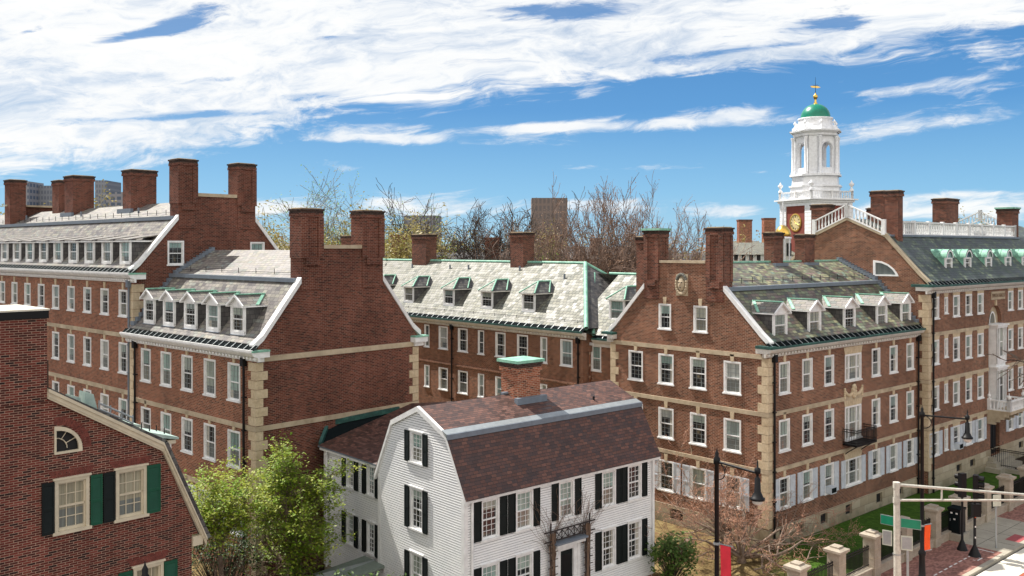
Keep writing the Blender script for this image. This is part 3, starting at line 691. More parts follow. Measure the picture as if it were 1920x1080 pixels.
# ================================================================ right dormitory (R1)
B = frame('brick_dormitory', (14.56, 51.4), 48.7, 'red brick dormitory with a carved face in its gable and five dormers over the street', 'dormitory building')
L = 18.87; hF = []; hG = []
cols = [(1.65, 1.12), (4.14, 1.12), (6.65, 1.12), (12.6, 1.1), (15.05, 1.1), (17.5, 1.08)]
for u, w in cols:
    window(B, F0, u, w, 8.72, 10.62, key='key', holes=hF)
    window(B, F0, u, w, 5.39, 7.29, key='key', holes=hF)
    window(B, F0, u, w, 2.07, 3.95, key='key', shut=SHW, sw=.52, holes=hF)
for z0, z1 in ((8.72, 10.5), (5.0, 7.2), (2.07, 3.85)):
    window(B, F0, 9.6, 2.05, z0, z1, 'triple', key='fan', shut=SHW if z0 < 3 else None, sw=.5, holes=hF)
gc = [2.4, 4.87, 7.35, 9.85]
for u in gc:
    window(B, G0, u, 1.2, 8.6, 10.56, key='key', holes=hG)
    window(B, G0, u, 1.2, 5.2, 7.16, key='key', holes=hG)
    window(B, G0, u, 1.2, 1.9, 3.86, key='key', shut=SHW, sw=.55, holes=hG)
window(B, G0, 7.44, .98, 12.06, 13.72, 'attic', key='key', holes=hG)
window(B, G0, 4.7, 1.02, 12.06, 13.72, 'attic', key='key', holes=hG)
for u in (1.5, 3.3, 6.0, 9.0, 13., 16.): hF.append([(u-.4, .35), (u+.4, .35), (u+.4, .98), (u-.4, .98)])
for u in (2.9, 6.5, 9.8): hG.append([(u-.5, .3), (u+.5, .3), (u+.5, .95), (u-.5, .95)])
mb = MB()
wall(mb, F0, [(0, 1.15), (L, 1.15), (L, 11.4), (0, 11.4)], [h for h in hF if h[0][1] > 1], BR_R)
wall(mb, G0, [(0, 1.15), (12, 1.15), (12, 11.55), (9.1, 14.8), (9.1, 16.3), (3.0, 16.3), (3.0, 14.8), (0, 11.55)], [h for h in hG if h[0][1] > 1], BR_R)
mb.face([(.35, 3.0, 14.2), (.35, 9.1, 14.2), (.35, 9.1, 16.3), (.35, 3.0, 16.3)], BR_R)
mb.face([(0, 12, 0), (L, 12, 0), (L, 12, 11.5), (0, 12, 11.5)], BR_R)
mb.build('wall', B)
b = MB(); wall(b, F0, [(-.05, 0), (L, 0), (L, 1.15), (-.05, 1.15)], [h for h in hF if h[0][1] < 1], ASH, o=.05)
wall(b, G0, [(-.05, 0), (12, 0), (12, 1.15), (-.05, 1.15)], [h for h in hG if h[0][1] < 1], ASH, o=.05)
b.face([(-.05, -.05, 1.15), (L, -.05, 1.15), (L, 0, 1.151), (0, 0, 1.151)], ASH); b.face([(-.05, -.05, 1.15), (0, 0, 1.151), (0, 12, 1.151), (-.05, 12, 1.15)], ASH)
b.build('stone_base', B)
for h in hF:
    if h[0][1] < 1: b = MB(); b.face([F0.p(h[0][0], h[0][1], -.1), F0.p(h[1][0], h[0][1], -.1), F0.p(h[1][0], h[2][1], -.1), F0.p(h[0][0], h[2][1], -.1)], DARK); b.build('cellar_grille', B)
for h in hG:
    if h[0][1] < 1: b = MB(); b.face([G0.p(h[0][0], h[0][1], -.1), G0.p(h[1][0], h[0][1], -.1), G0.p(h[1][0], h[2][1], -.1), G0.p(h[0][0], h[2][1], -.1)], DARK); b.build('cellar_grille', B)
b = MB()
for z0, z1 in ((7.58, 7.83), (4.33, 4.56)):
    F0.box(b, -.06, L, z0, z1, 0, .06, STONE); G0.box(b, 0, 12, z0, z1, 0, .06, STONE)
G0.box(b, .05, 12.0, 10.86, 11.12, 0, .06, STONE)
b.build('stone_band', B)
b = MB(); quoins(b, 0, 0, 1, 1, 1.2, 4.32); quoins(b, 0, 0, 1, 1, 4.57, 7.57); quoins(b, 0, 0, 1, 1, 7.84, 10.95)
b.build('quoins', B); b = MB(); quoins(b, 0, 12, 1, -1, 1.2, 4.32); quoins(b, 0, 12, 1, -1, 4.57, 7.57); quoins(b, 0, 12, 1, -1, 7.84, 10.85)
b.build('quoins', B)
cornice(B, F0, -.42, L, 11.5)
b = MB()
for y0, y1 in ((-.5, .55), (11.5, 12.5)):
    b.box((-.42, y0 if y0 > 0 else 0, 11.22), (0, y1 if y0 < 0 else 12, 11.5), CORN); b.box((-.46, y0, 11.502), (.1, y1, 11.66), COPD)
    b.box((-.22, y0+.25 if y0 > 0 else 0, 11.0), (0, y1-.3, 11.22), CORN)
    b.build('cornice_return', B); b = MB()
roof(B, 'F', [(-.12, 11.82), (.55, 12.36), (3.0, 14.75), (6.0, 16.25), (9.0, 14.75), (11.45, 12.36), (12.12, 11.82)], .28, L+.3, SL_R)
b = MB(); rake(b, G0, [(-.2, 11.75), (.45, 12.3), (3.0, 14.86)], .12, .2, -.3, .09, WHITE); b.build('rake_board', B); b = MB(); rake(b, G0, [(9.1, 14.86), (11.55, 12.3), (12.2, 11.75)], .12, .2, -.3, .09, WHITE)
b.build('rake_board', B)
b = MB(); b.box((-.09, 4.3, 16.3), (.44, 7.85, 16.46), STONE); b.build('coping', B)
chimney(B, -.05, .85, 3.0, 4.24, 14.0, 18.45, BR_C, panel=15.2)
chimney(B, -.05, .85, 7.9, 9.1, 14.0, 18.35, BR_C, cap=COP, panel=15.2)
chimney(B, 2.4, 3.4, 10.9, 11.9, 9, 18.0, BR_C)
chimney(B, 9.4, 10.5, 5.6, 6.4, 15.3, 18.3, BR_C); chimney(B, 13.3, 14.6, 5.6, 6.4, 15.3, 18.2, BR_C)
b = MB()
for x in (9.95, 13.95): b.box((x-.75, 5.35, 15.85), (x+.85, 5.6, 16.2), LEAD)
b.box((.3, 2.7, 14.66), (L, 3.1, 14.9), LEAD); b.box((.3, 5.85, 16.24), (L, 6.15, 16.36), COP)
b.build('roof_flashing', B)
snow_rail(B, 'F', 3.45, 15.05, .9, L-.3)
b = MB(); n = 26
for i in range(n):
    s = 6*(i+.5)/n; z = 11.9+s*.98 if s < 3 else 14.9+(s-3)*.5
    b.box((L-.5, s-.13, z-.05), (L+.04-.01*(i % 2), s+.1, z+.2), LEAD)
b.build('step_flashing', B)
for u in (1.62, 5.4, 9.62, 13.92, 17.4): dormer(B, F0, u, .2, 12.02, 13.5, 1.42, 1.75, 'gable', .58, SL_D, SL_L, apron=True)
downpipe(B, F0, .45, 0, 11.3); downpipe(B, F0, L-.35, 0, 11.3)
# iron balcony below the triple window
b = MB(); b.box((8.3, -.95, 4.82), (10.9, 0, 4.94), IRON)
for i in range(27): x = 8.32+i*.0985; b.tube([(x, -.93, 4.9), (x, -.93, 5.85)], .016, IRON, 4)
for i in range(9):
    for x in (8.32, 10.88): b.tube([(x, -.93+i*.115, 4.9), (x, -.93+i*.115, 5.85)], .016, IRON, 4)
for zz in (5.85, 5.7, 5.05): b.tube([(8.32, 0, zz), (8.32, -.93, zz), (10.88, -.93, zz), (10.88, 0, zz)], .026, IRON, 4)
for x in (8.6, 10.6): b.tube([(x, 0, 4.2), (x, -.3, 4.45), (x, -.85, 4.82)], .03, IRON, 5)
b.build('iron_balcony', B)
# carved swag under the triple window
def blobmesh(b, c, r, m, k=10):
    cx, cy, cz = c; rx, ry, rz_ = r if isinstance(r, tuple) else (r, r, r)
    for i in range(5):
        for j in range(k):
            f = lambda i, j: (cx+rx*math.sin(math.pi*i/5)*math.cos(6.2832*j/k), cy+ry*math.sin(math.pi*i/5)*math.sin(6.2832*j/k), cz+rz_*math.cos(math.pi*i/5))
            b.face([f(i, j), f(i+1, j), f(i+1, j+1), f(i, j+1)], m, uv=[(0, 0)]*4, smooth=True)
rr = random.Random(4); b = MB()
for i in range(20):
    t_ = i/19; x = 8.55+2.1*t_; z = 8.15-.28*abs(math.sin(t_*2*math.pi))
    blobmesh(b, (x, -.05, z), (.11+.03*rr.random(), .10, .12), QUOIN, 7)
for k in range(9): blobmesh(b, (9.6+.16*math.cos(k*.7), -.08, 8.1+.36*math.sin(k*.7)), (.13, .12, .13), QUOIN, 7)
for x in (8.5, 10.7):
    for k in range(5): blobmesh(b, (x, -.05, 8.32-.14*k), (.09, .08, .10), QUOIN, 7)
b.build('carved_swag', B)
# carved head in a wreath on the gable
b = MB(); cy_, cz_ = 6.08, 15.0
b.box((-.05, cy_-.45, cz_-.72), (.05, cy_+.45, cz_+.62), STONE)
blobmesh(b, (-.10, cy_, cz_-.02), (.16, .27, .42), STONE, 14)
blobmesh(b, (-.27, cy_, cz_-.04), (.06, .05, .11), STONE, 8)
for sy in (-1, 1): blobmesh(b, (-.235, cy_+sy*.1, cz_+.1), (.04, .05, .025), SL_D, 8); blobmesh(b, (-.22, cy_+sy*.1, cz_+.15), (.06, .08, .025), STONE, 8)
blobmesh(b, (-.235, cy_, cz_-.2), (.04, .09, .022), SL_D, 8)
for k in range(22):
    a = 6.2832*k/22; rx, rz_ = .40, .60
    blobmesh(b, (-.1, cy_+rx*math.cos(a), cz_+rz_*math.sin(a)), (.10+.03*rr.random(), .11, .11), STONE if math.sin(a) < .3 else mat('weathered_dark_stone', (.15, .15, .13), .9), 7)
b.build('carved_head', B)
b = MB(); b.tube([G0.p(5.6, 5.25, .05), G0.p(5.45, 5.15, .05), G0.p(5.35, 4.9, .05), G0.p(5.35, 4.6, .05)], .022, STONE, 5); b.build('wall_cable', B)
# lantern and parcel in windows are left to the glass; two air conditioners stand on the sills
for u, z in ((6.6, 2.15),): 
    b = MB(); b.box((u-.33, -.38, z), (u+.33, .06, z+.42), SHW); b.box((u-.28, -.385, z+.06), (u+.28, -.38, z+.36), GUT); b.build('air_conditioner', B)

# ================================================================ far right hall (R2)
B = frame('brick_hall', (29.17, 63.37), 48.7, 'tall red brick hall with a white roof balustrade and copper barrel dormers', 'hall building')
L = 34.; hF = []; hG = []
for u, w in [(1.15, 1.07), (4.6, 1.1), (6.76, 1.1), (8.93, 1.1), (14.89, 1.05), (17.0, 1.05), (19.2, 1.05), (21.4, 1.05)]:
    window(B, F0, u, w, 12.15, 13.78, key='fan', holes=hF); window(B, F0, u, w, 8.92, 10.72, key='fan', holes=hF)
    window(B, F0, u, w, 5.67, 7.46, key='fan', holes=hF); window(B, F0, u, w, 2.45, 4.2, key='fan', shut=SHW, sw=.46, holes=hF)
for z0, z1 in ((12.45, 13.7), (9.3, 10.72), (6.05, 7.46), (2.6, 4.2)): window(B, F0, 2.87, .55, z0, z1, 'narrow', key='fan', holes=hF)
AU = 11.8
arch = [(AU-1.3, 4.7), (AU+1.3, 4.7), (AU+1.3, 11.4)]+[(AU+1.3*math.cos(math.pi*i/16), 11.4+1.35*math.sin(math.pi*i/16)) for i in range(1, 16)]+[(AU-1.3, 11.4)]
door = [(AU-1.0, 1.0), (AU+.9, 1.0), (AU+.9, 4.3), (AU-1.0, 4.3)]
mb = MB()
wall(mb, F0, [(0, 1.53), (AU-1.0, 1.53), (AU-1.0, 1.0), (AU+.9, 1.0), (AU+.9, 1.53), (L, 1.53), (L, 14.4), (0, 14.4)], hF+[arch, [(AU-.97, 1.05), (AU+.87, 1.05), (AU+.87, 4.3), (AU-.97, 4.3)]], BR_R, reveal=.3)
qw = [(1.95, 15.2)]+[(1.95+2.0*(1-math.cos(math.pi/2*i/8)) if 0 else 1.95+2.05*math.sin(math.pi/2*i/8), 15.2+1.15*math.cos(math.pi/2*i/8)) for i in range(9)]
qw = [(2.1, 15.2), (4.0, 15.2), (4.0, 16.35), (3.4, 16.28), (2.85, 16.05), (2.4, 15.7), (2.15, 15.35)]
wall(mb, G0, [(0, 0), (12, 0), (12, 14.5), (8.9, 18.2), (6.04, 19.45), (3.1, 18.2), (0, 14.5)], [qw], BR_R)
back_walls(mb, 0, L, 0, 12, 14.4, BR_R, ('x0', 'y0')); mb.build('wall', B)
f = MB()
for i in range(len(qw)):
    a, c = qw[i], qw[(i+1) % len(qw)]; cx, cz = 3.2, 15.65
    ai, ci = [(p_[0]+(cx-p_[0])*.2, p_[1]+(cz-p_[1])*.24) for p_ in (a, c)]
    f.hexa([G0.p(*a, -.08), G0.p(*c, -.08), G0.p(*ci, -.08), G0.p(*ai, -.08), G0.p(*a, .05), G0.p(*c, .05), G0.p(*ci, .05), G0.p(*ai, .05)], WHITE)
w_ = f.build('quarter_round_window', B)
f = MB(); f.face([G0.p(*p_, -.06) for p_ in qw], GLS, uv=[(p_[0]/3, .1) for p_ in qw]); o = f.build('pane', w_)
b = MB(); wall(b, F0, [(-.05, 0), (L, 0), (L, 1.53), (-.05, 1.53)], [[(u-.45, .75), (u+.45, .75), (u+.45, 1.3), (u-.45, 1.3)] for u in (5.0, 7.4, 17, 20)]+[[(AU-1, .02), (AU+.9, .02), (AU+.9, 1.5), (AU-1, 1.5)]], ASH, o=.05, reveal=.2)
for u in (5.0, 7.4, 17, 20): b.box((u-.45, .1, .75), (u+.45, .12, 1.3), DARK)
b.face([(-.05, -.05, 1.53), (L, -.05, 1.53), (L, 0, 1.531), (0, 0, 1.531)], ASH); b.build('stone_base', B)
b = MB()
for z in (11.0, 7.7, 4.42):
    if z < 5: F0.box(b, -.06, AU-1.6, z, z+.25, 0, .06, STONE); F0.box(b, AU+1.5, L, z, z+.25, 0, .06, STONE)
    else: F0.box(b, -.06, AU-1.34, z, z+.25, 0, .06, STONE); F0.box(b, AU+1.34, L, z, z+.25, 0, .06, STONE)
    G0.box(b, 0, .8, z, z+.25, 0, .06, STONE)
b.build('stone_band', B)
b = MB()
for z0, z1 in ((1.55, 4.4), (4.69, 7.68), (7.97, 10.98), (11.27, 13.95)): quoins(b, 0, 0, 1, 1, z0, z1)
b.build('quoins', B)
cornice(B, F0, -.42, L, 14.5)
b = MB(); b.box((-.42, 0, 14.22), (0, .7, 14.5), CORN); b.box((-.46, -.5, 14.502), (.1, 1.0, 14.68), COPD); b.build('cornice_return', B)
roof(B, 'F', [(-.12, 14.82), (.7, 15.6), (3.1, 18.15), (6.04, 19.4), (8.9, 18.15), (11.3, 15.6), (12.12, 14.82)], .3, L, SL_G)
b = MB(); rake(b, G0, [(-.1, 14.78), (.65, 15.5), (3.1, 18.2), (6.04, 19.5), (8.9, 18.2), (12, 14.9)], .12, .16, -.3, .1, STONE); b.build('rake_stone', B)
# roof balustrade
b = MB()
def balus(b, p0, p1, h, n, posts=True, step=.26):
    p0, p1 = Vector(p0), Vector(p1); d = p1-p0; nn = int(math.hypot(d.x, d.y)/step)
    hv = Vector((0, 0, 1)); sd = Vector((-d.y, d.x, 0)).normalized()*.07
    for a, c, k in ((.0, .1, 1.3), (h-.1, h, 1.5)):
        b.hexa([p0-sd*k+hv*a, p1-sd*k+hv*a, p1+sd*k+hv*a, p0+sd*k+hv*a, p0-sd*k+hv*c, p1-sd*k+hv*c, p1+sd*k+hv*c, p0+sd*k+hv*c], WHITE)
    for i in range(nn):
        q = p0+d*((i+.5)/nn); b.lathe([(.045, .1), (.075, .1+(h-.2)*.3), (.04, .1+(h-.2)*.55), (.05, h-.1)], WHITE, 6, q)
    for i in range(n+1):
        q = p0+d*(i/n); b.box((q.x-.13, q.y-.13, q.z-.05), (q.x+.13, q.y+.13, q.z+h+.08), WHITE)
balus(b, (-.02, 3.2, 18.25), (-.02, 6.04, 19.55), 1.0, 1); balus(b, (-.02, 6.04, 19.55), (-.02, 8.75, 18.35), 1.0, 1)
balus(b, (2.0, 3.1, 18.22), (24.4, 3.1, 18.22), 1.02, 9, step=.3)
balus(b, (24.4, 3.1, 18.3), (24.4, 6.04, 19.8), .9, 1); balus(b, (24.4, 6.04, 19.8), (24.4, 8.9, 18.5), .9, 1)
b.build('balustrade', B)
b = MB(); b.box((.3, 2.85, 18.08), (25, 3.2, 18.23), LEAD); b.build('roof_flashing', B)
chimney(B, .95, 1.7, 2.6, 3.6, 17, 21.45, BR_C); chimney(B, 2.9, 4.2, 4.6, 5.7, 18, 21.6, BR_C)
chimney(B, .3, 1.4, 7.9, 9.2, 15.8, 20.6, BR_C); chimney(B, 15.2, 17.6, 5.2, 6.4, 17.8, 21.5, BR_C); chimney(B, 4.9, 6.0, 6.0, 7.0, 17.8, 20.4, BR_C)
chimney(B, 23.9, 25.4, 3.1, 4.4, 15.8, 20.8, BR_C, cap=COP)
for u in (5.2, 8.6, 12.6, 16.6, 20.3, 24.2): dormer(B, F0, u, .75, 15.6, 16.52, 1.15, 1.7, 'barrel', .4, COP, COP)
downpipe(B, F0, .55, 0, 14.3)
# stone niche, bay, balcony and door of the entrance
b = MB(); b.face([F0.p(x, z, -.3) for x, z in arch], STONE)
b.box((AU-.12, -.1, 12.72), (AU+.12, .05, 13.15), QUOIN); b.build('stone_niche', B)
bay = MB()
for z0, z1 in ((4.75, 7.7), (8.25, 11.0)):
    bay.box((AU-1.0, -.55, z1), (AU+1.0, .28, z1+.28), WHITE); bay.box((AU-1.1, -.65, z1+.18), (AU+1.1, .28, z1+.3), WHITE)
    for x in (-.95, -.48, .36, .83): bay.box((AU+x, -.5, z0), (AU+x+.12, -.38, z1), WHITE)
    bay.box((AU-.95, -.5, z0), (AU+.95, .28, z0+.55), WHITE); bay.box((AU-.36, -.46, (z0+z1)/2+.25), (AU+.36, -.4, (z0+z1)/2+.31), WHITE)
    bay.box((AU-.95, -.5, z0+.55), (AU-.88, .25, z1), WHITE); bay.box((AU+.88, -.5, z0+.55), (AU+.95, .25, z1), WHITE)
bay.box((AU-.9, -.42, 7.98), (AU+.9, .28, 8.25), WHITE)
o = bay.build('bay_window', B)
g = MB(); g.face([(AU-.9, -.40, 5.3), (AU+.9, -.40, 5.3), (AU+.9, -.40, 7.7), (AU-.9, -.40, 7.7)], GLS, uv=[(0, 0), (1, 0), (1, 1), (0, 1)]); g.build('pane', o)
g = MB(); g.face([(AU-.9, -.40, 8.8), (AU+.9, -.40, 8.8), (AU+.9, -.40, 11), (AU-.9, -.40, 11)], GLS, uv=[(0, 0), (1, 0), (1, 1), (0, 1)]); g.build('pane', o)
fl = MB(); k = 12; a1 = [(AU+.62*math.cos(math.pi*i/k), 11.3+.95*math.sin(math.pi*i/k)) for i in range(k+1)]; a2 = [(AU+.5*math.cos(math.pi*i/k), 11.35+.78*math.sin(math.pi*i/k)) for i in range(k+1)]
for i in range(k): fl.face([F0.p(*a1[i], -.2), F0.p(*a1[i+1], -.2), F0.p(*a2[i+1], -.2), F0.p(*a2[i], -.2)], WHITE)
fl.face([F0.p(*q, -.24) for q in a2], GLS, uv=[(.5, .1)]*len(a2)); fl.build('fanlight', B)
b = MB(); b.box((AU-1.6, -1.7, 4.5), (AU+1.5, 0, 4.72), STONE)
for x in (-1.45, 1.35):
    for k in range(4): b.box((AU+x-.12, -1.5+.3*k, 4.5-.22*(k+1)), (AU+x+.12, 0, 4.5-.22*k), STONE)
b.build('balcony_slab', B)
b = MB(); balus(b, (AU-1.45, -1.55, 4.72), (AU+1.35, -1.55, 4.72), .8, 1, step=.22); balus(b, (AU-1.45, -1.55, 4.72), (AU-1.45, -.1, 4.72), .8, 1, step=.22); balus(b, (AU+1.35, -1.55, 4.72), (AU+1.35, -.1, 4.72), .8, 1, step=.22)
for x, y in ((-1.45, -1.55), (1.35, -1.55), (-1.45, -.1), (1.35, -.1)): b.lathe([(.02, .85), (.12, 1.0), (.14, 1.12), (.04, 1.25), (.03, 1.4), (0, 1.45)], WHITE, 8, (AU+x, y, 4.72))
b.build('balcony_balustrade', B)
b = MB(); b.box((AU-1.0, .35, 0), (AU+.9, .4, 4.3), DARK); b.box((AU-.75, .2, .9), (AU+.65, .28, 3.4), IRON)
for x in (-.05,): b.box((AU+x-.03, .17, .9), (AU+x+.03, .2, 3.4), BLK)
b.build('door', B)
b = MB(); b.box((AU-2.2, -1.2, 0), (AU+2.2, -.06, .35), CONC); b.box((AU-1.9, -.8, .35), (AU+1.9, -.06, .7), CONC); b.box((AU-1.6, -.45, .7), (AU+1.6, -.06, 1.0), CONC); b.build('entrance_steps', B)
b = MB(); b.box((AU-.85, -.05, 13.18), (AU+1.85, .02, 13.82), STONE); sp = b.build('name_plaque', B)
tcv = bpy.data.curves.new('lettering', 'FONT'); tcv.body = 'SMITH HALLS'; tcv.size = .42; tcv.extrude = .012; tcv.align_x = 'CENTER'; tcv.align_y = 'CENTER'
to = bpy.data.objects.new('tmp', tcv); COL.objects.link(to); dg = bpy.context.evaluated_depsgraph_get(); me = bpy.data.meshes.new_from_object(to.evaluated_get(dg))
bpy.data.objects.remove(to); me.materials.clear(); me.materials.append(mat('carved_lettering', (.16, .10, .06), .9))
lo_ = link('lettering', me, sp, (AU+.5, -.062, 13.5)); lo_.rotation_euler = (R(90), 0, 0)
for u, z in ((4.6, 2.53),):
    b = MB(); b.box((u-.33, -.38, z), (u+.33, .06, z+.42), SHW); b.box((u-.28, -.385, z+.06), (u+.28, -.38, z+.36), GUT); b.build('air_conditioner', B)

# ================================================================ left front dormitory (L2)
B = frame('brick_dormitory', (-13.03, 46.0), 42.9, 'brick dormitory with a blank dark gable under two tall chimneys, left of the white house', 'dormitory building')
W_ = 10.86; L = 14.3; hG = []; hF = []
for u in (12.22, 9.66, 7.14, 4.62, 2.1):
    window(B, G0, u, 1.24, 9.16, 11.2, key='key', holes=hG); window(B, G0, u, 1.24, 5.68, 7.66, key='key', holes=hG)
    window(B, G0, u, 1.24, 2.2, 4.0, key='key', shut=SHW, sw=.5, holes=hG)
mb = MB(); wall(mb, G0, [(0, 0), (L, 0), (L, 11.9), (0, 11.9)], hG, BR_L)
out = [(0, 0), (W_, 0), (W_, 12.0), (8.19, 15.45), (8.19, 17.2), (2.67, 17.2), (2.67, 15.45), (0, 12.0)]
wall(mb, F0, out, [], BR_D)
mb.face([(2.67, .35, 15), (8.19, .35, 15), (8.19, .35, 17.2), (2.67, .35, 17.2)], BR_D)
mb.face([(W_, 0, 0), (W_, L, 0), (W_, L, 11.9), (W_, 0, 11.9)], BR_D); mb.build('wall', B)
b = MB()
for z in (7.86, 4.2): G0.box(b, -.06, L, z, z+.26, 0, .06, STONE); F0.box(b, 0, W_+.06, z, z+.26, 0, .06, STONE)
F0.box(b, .05, W_+.06, 11.4, 11.68, 0, .06, STONE); b.build('stone_band', B)
b = MB()
for qx, qy, sx_, sy_ in ((0, 0, 1, 1), (W_, 0, -1, 1), (0, L, 1, -1)):
    b = MB()
    for z0, z1 in ((0, 4.19), (4.48, 7.85), (8.14, 11.38)): quoins(b, qx, qy, sx_, sy_, z0, z1)
    b.build('quoins', B)
cornice(B, G0, -.42, L+.4, 11.95, m=WHITE, lip=WHITE)
b = MB()
for x0, x1 in ((-.5, .55), (W_-.55, W_+.5)):
    b.box((max(x0, 0) if x0 < 0 else x0, -.42, 11.66), (x1 if x0 < 0 else W_+.45, 0, 11.95), WHITE); b.box((x0, -.46, 11.952), (x1, .1, 12.04), COP)
    b.box((max(x0, 0) if x0 < 0 else x0+.2, -.22, 11.42), (x1-.2, 0, 11.66), WHITE)
    b.build('cornice_return', B); b = MB()
roof(B, 'G', [(-.12, 12.27), (.45, 12.72), (2.67, 15.45), (5.43, 17.05), (8.19, 15.45), (10.41, 12.72), (10.98, 12.27)], .28, L, SL_L)
b = MB(); rake(b, F0, [(-.2, 12.2), (.4, 12.68), (2.67, 15.55)], .12, .2, -.3, .09, WHITE); b.build('rake_board', B); b = MB(); rake(b, F0, [(8.19, 15.55), (10.46, 12.68), (11.06, 12.2)], .12, .2, -.3, .09, WHITE); b.build('rake_board', B)
b = MB(); b.box((4.0, -.09, 17.2), (6.7, .44, 17.4), STONE); b.build('coping', B)
def chim_f(par, x0, x1, y0, y1, z0, z1, zb, m=BR_D, **k):
    o = chimney(par, x0, x1, y0, y1, z0, z1, m, **k); b = MB(); w = x1-x0; zt = z1-.44
    for a, c in ((x0-.06, x0+.3*w), (x1-.22*w, x1+.06)): b.box((a, y0-.09, zb), (c, y0, zt), m)
    b.box((x0+.18*w, y0-.10, zb-.32), (x1-.14*w, y0, zb), m); b.box((x0+.14*w, y0-.15, zb-.4), (x1-.1*w, y0, zb-.32), m)
    b.box((x0-.05, y0, zb), (x0, y1, zt), m); b.build('chimney_pilaster', o); return o
chim_f(B, 2.67, 4.0, -.05, .95, 15, 19.33, 16.7); chim_f(B, 6.73, 8.19, -.05, .95, 15, 19.35, 16.7)
b = MB(); b.box((2.4, .3, 15.4), (2.78, L-.1, 15.62), LEAD); b.build('roof_flashing', B)
snow_rail(B, 'G', 3.1, 15.72, .9, L-.2, 1.9)
b = MB(); n = 24
for i in range(n):
    s = 5.4*(i+.5)/n; z = 12.4+s*1.16 if s < 2.67 else 15.55+(s-2.67)*.59
    b.box((s-.12, L-.42, z-.05), (s+.11, L+.06-.01*(i % 2), z+.2), LEAD)
b.build('step_flashing', B)
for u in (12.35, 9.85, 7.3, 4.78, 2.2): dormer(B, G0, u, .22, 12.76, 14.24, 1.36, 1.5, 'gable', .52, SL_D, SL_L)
downpipe(B, G0, .95, 0, 11.75); downpipe(B, G0, 13.45, 0, 11.75)
chimney(B, 5.2, 6.4, 26, 27, 14, 18.6, BR_C)

# ================================================================ left rear dormitory (L1)
B = frame('brick_dormitory', (-23.37, 55.8), 42.9, 'long four-storey brick dormitory at the far left with a continuous row of dormers', 'dormitory building')
W_ = 11.25; L = 44.; hG = []; hF = []
for i in range(10):
    u = 1.4+2.72*i
    for z0, z1 in ((12.88, 14.62), (9.33, 11.3), (5.85, 7.78), (2.3, 4.1)): window(B, G0, u, 1.2, z0, z1, key='key', holes=hG)
window(B, F0, 2.74, 1.1, 16.1, 17.7, 'attic', holes=hF); window(B, F0, 8.62, 1.1, 16.1, 17.65, 'attic', holes=hF)
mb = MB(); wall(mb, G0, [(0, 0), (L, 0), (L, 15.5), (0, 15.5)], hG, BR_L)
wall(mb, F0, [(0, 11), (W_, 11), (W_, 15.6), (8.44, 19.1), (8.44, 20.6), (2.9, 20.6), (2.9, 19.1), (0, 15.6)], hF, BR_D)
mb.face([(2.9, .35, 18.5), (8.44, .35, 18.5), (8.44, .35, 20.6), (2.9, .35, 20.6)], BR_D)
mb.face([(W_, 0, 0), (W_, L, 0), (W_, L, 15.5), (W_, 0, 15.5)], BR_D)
wall(mb, Pl('F', 31.4), [(0, 11), (W_, 11), (W_, 15.6), (8.44, 19.1), (8.44, 20.9), (2.9, 20.9), (2.9, 19.1), (0, 15.6)], [], BR_D)
mb.build('wall', B)
b = MB()
for z in (11.63, 8.1, 4.4): G0.box(b, -.06, L, z, z+.26, 0, .06, STONE)
b.build('stone_band', B)
b = MB()
for z0, z1 in ((11.9, 15.0), (8.37, 11.62), (4.67, 8.09)): quoins(b, 0, 0, 1, 1, z0, z1)
b.build('quoins', B)
cornice(B, G0, -.42, L, 15.6, m=WHITE, lip=WHITE)
b = MB(); b.box((0, -.42, 15.3), (.6, 0, 15.6), WHITE); b.box((-.5, -.46, 15.602), (.6, .1, 15.7), COP); b.build('cornice_return', B); b = MB(); b.box((W_-.6, -.42, 15.3), (W_+.45, 0, 15.6), WHITE); b.build('cornice_return', B)
roof(B, 'G', [(-.12, 15.92), (.45, 16.4), (2.9, 19.12), (5.6, 20.4), (8.4, 19.12), (10.8, 16.4), (11.37, 15.92)], .28, L-2, SL_L)
b = MB(); rake(b, F0, [(-.2, 15.85), (.4, 16.35), (2.9, 19.25)], .12, .2, -.3, .09, WHITE); b.build('rake_board', B); b = MB(); rake(b, F0, [(8.44, 19.25), (10.85, 16.35), (11.4, 15.85)], .12, .2, -.3, .09, WHITE); b.build('rake_board', B)
b = MB(); b.box((4.15, -.09, 20.6), (7.1, .44, 20.82), STONE); b.build('coping', B)
chim_f(B, 2.9, 4.15, -.05, 1.1, 18.5, 22.96, 20.1); chim_f(B, 7.1, 8.44, -.05, 1.1, 18.5, 22.96, 20.1)
for y0, y1, x0, x1, zt in ((9.85, 11.25, 4.3, 6.2, 22.95), (20.35, 22.1, 4.3, 5.96, 23.1), (25.2, 26.6, 5.0, 6.2, 23.0), (30.4, 31.7, 2.9, 4.2, 23.2)): chimney(B, x0, x1, y0, y1, 17.5, zt, BR_D)
b = MB(); b.box((2.62, .3, 19.06), (3.02, L-2, 19.3), LEAD)
for y in (10.5, 21.2): b.box((4.1, y-1.0, 19.7), (4.3, y+1.3, 20.1), LEAD)
b.box((2.85, 31.0, 20.9), (8.5, 31.6, 21.05), STONE)
b.build('roof_flashing', B)
snow_rail(B, 'G', 3.4, 19.42, .9, L-3, 1.35)
for i in range(11): dormer(B, G0, 1.5+2.715*i, .12, 16.27, 17.74, 1.44, 1.55, 'shed', .34, SL_D, SL_L)
for y, x in ((8, 4.0), (18, 4.0), (30, 4.1)):
    b = MB(); b.tube([(x, y, 19.5), (x, y, 20.1)], .07, LEAD, 6, cap=True); b.build('vent_pipe', B)
downpipe(B, G0, .35, 0, 15.4, m=LEAD)

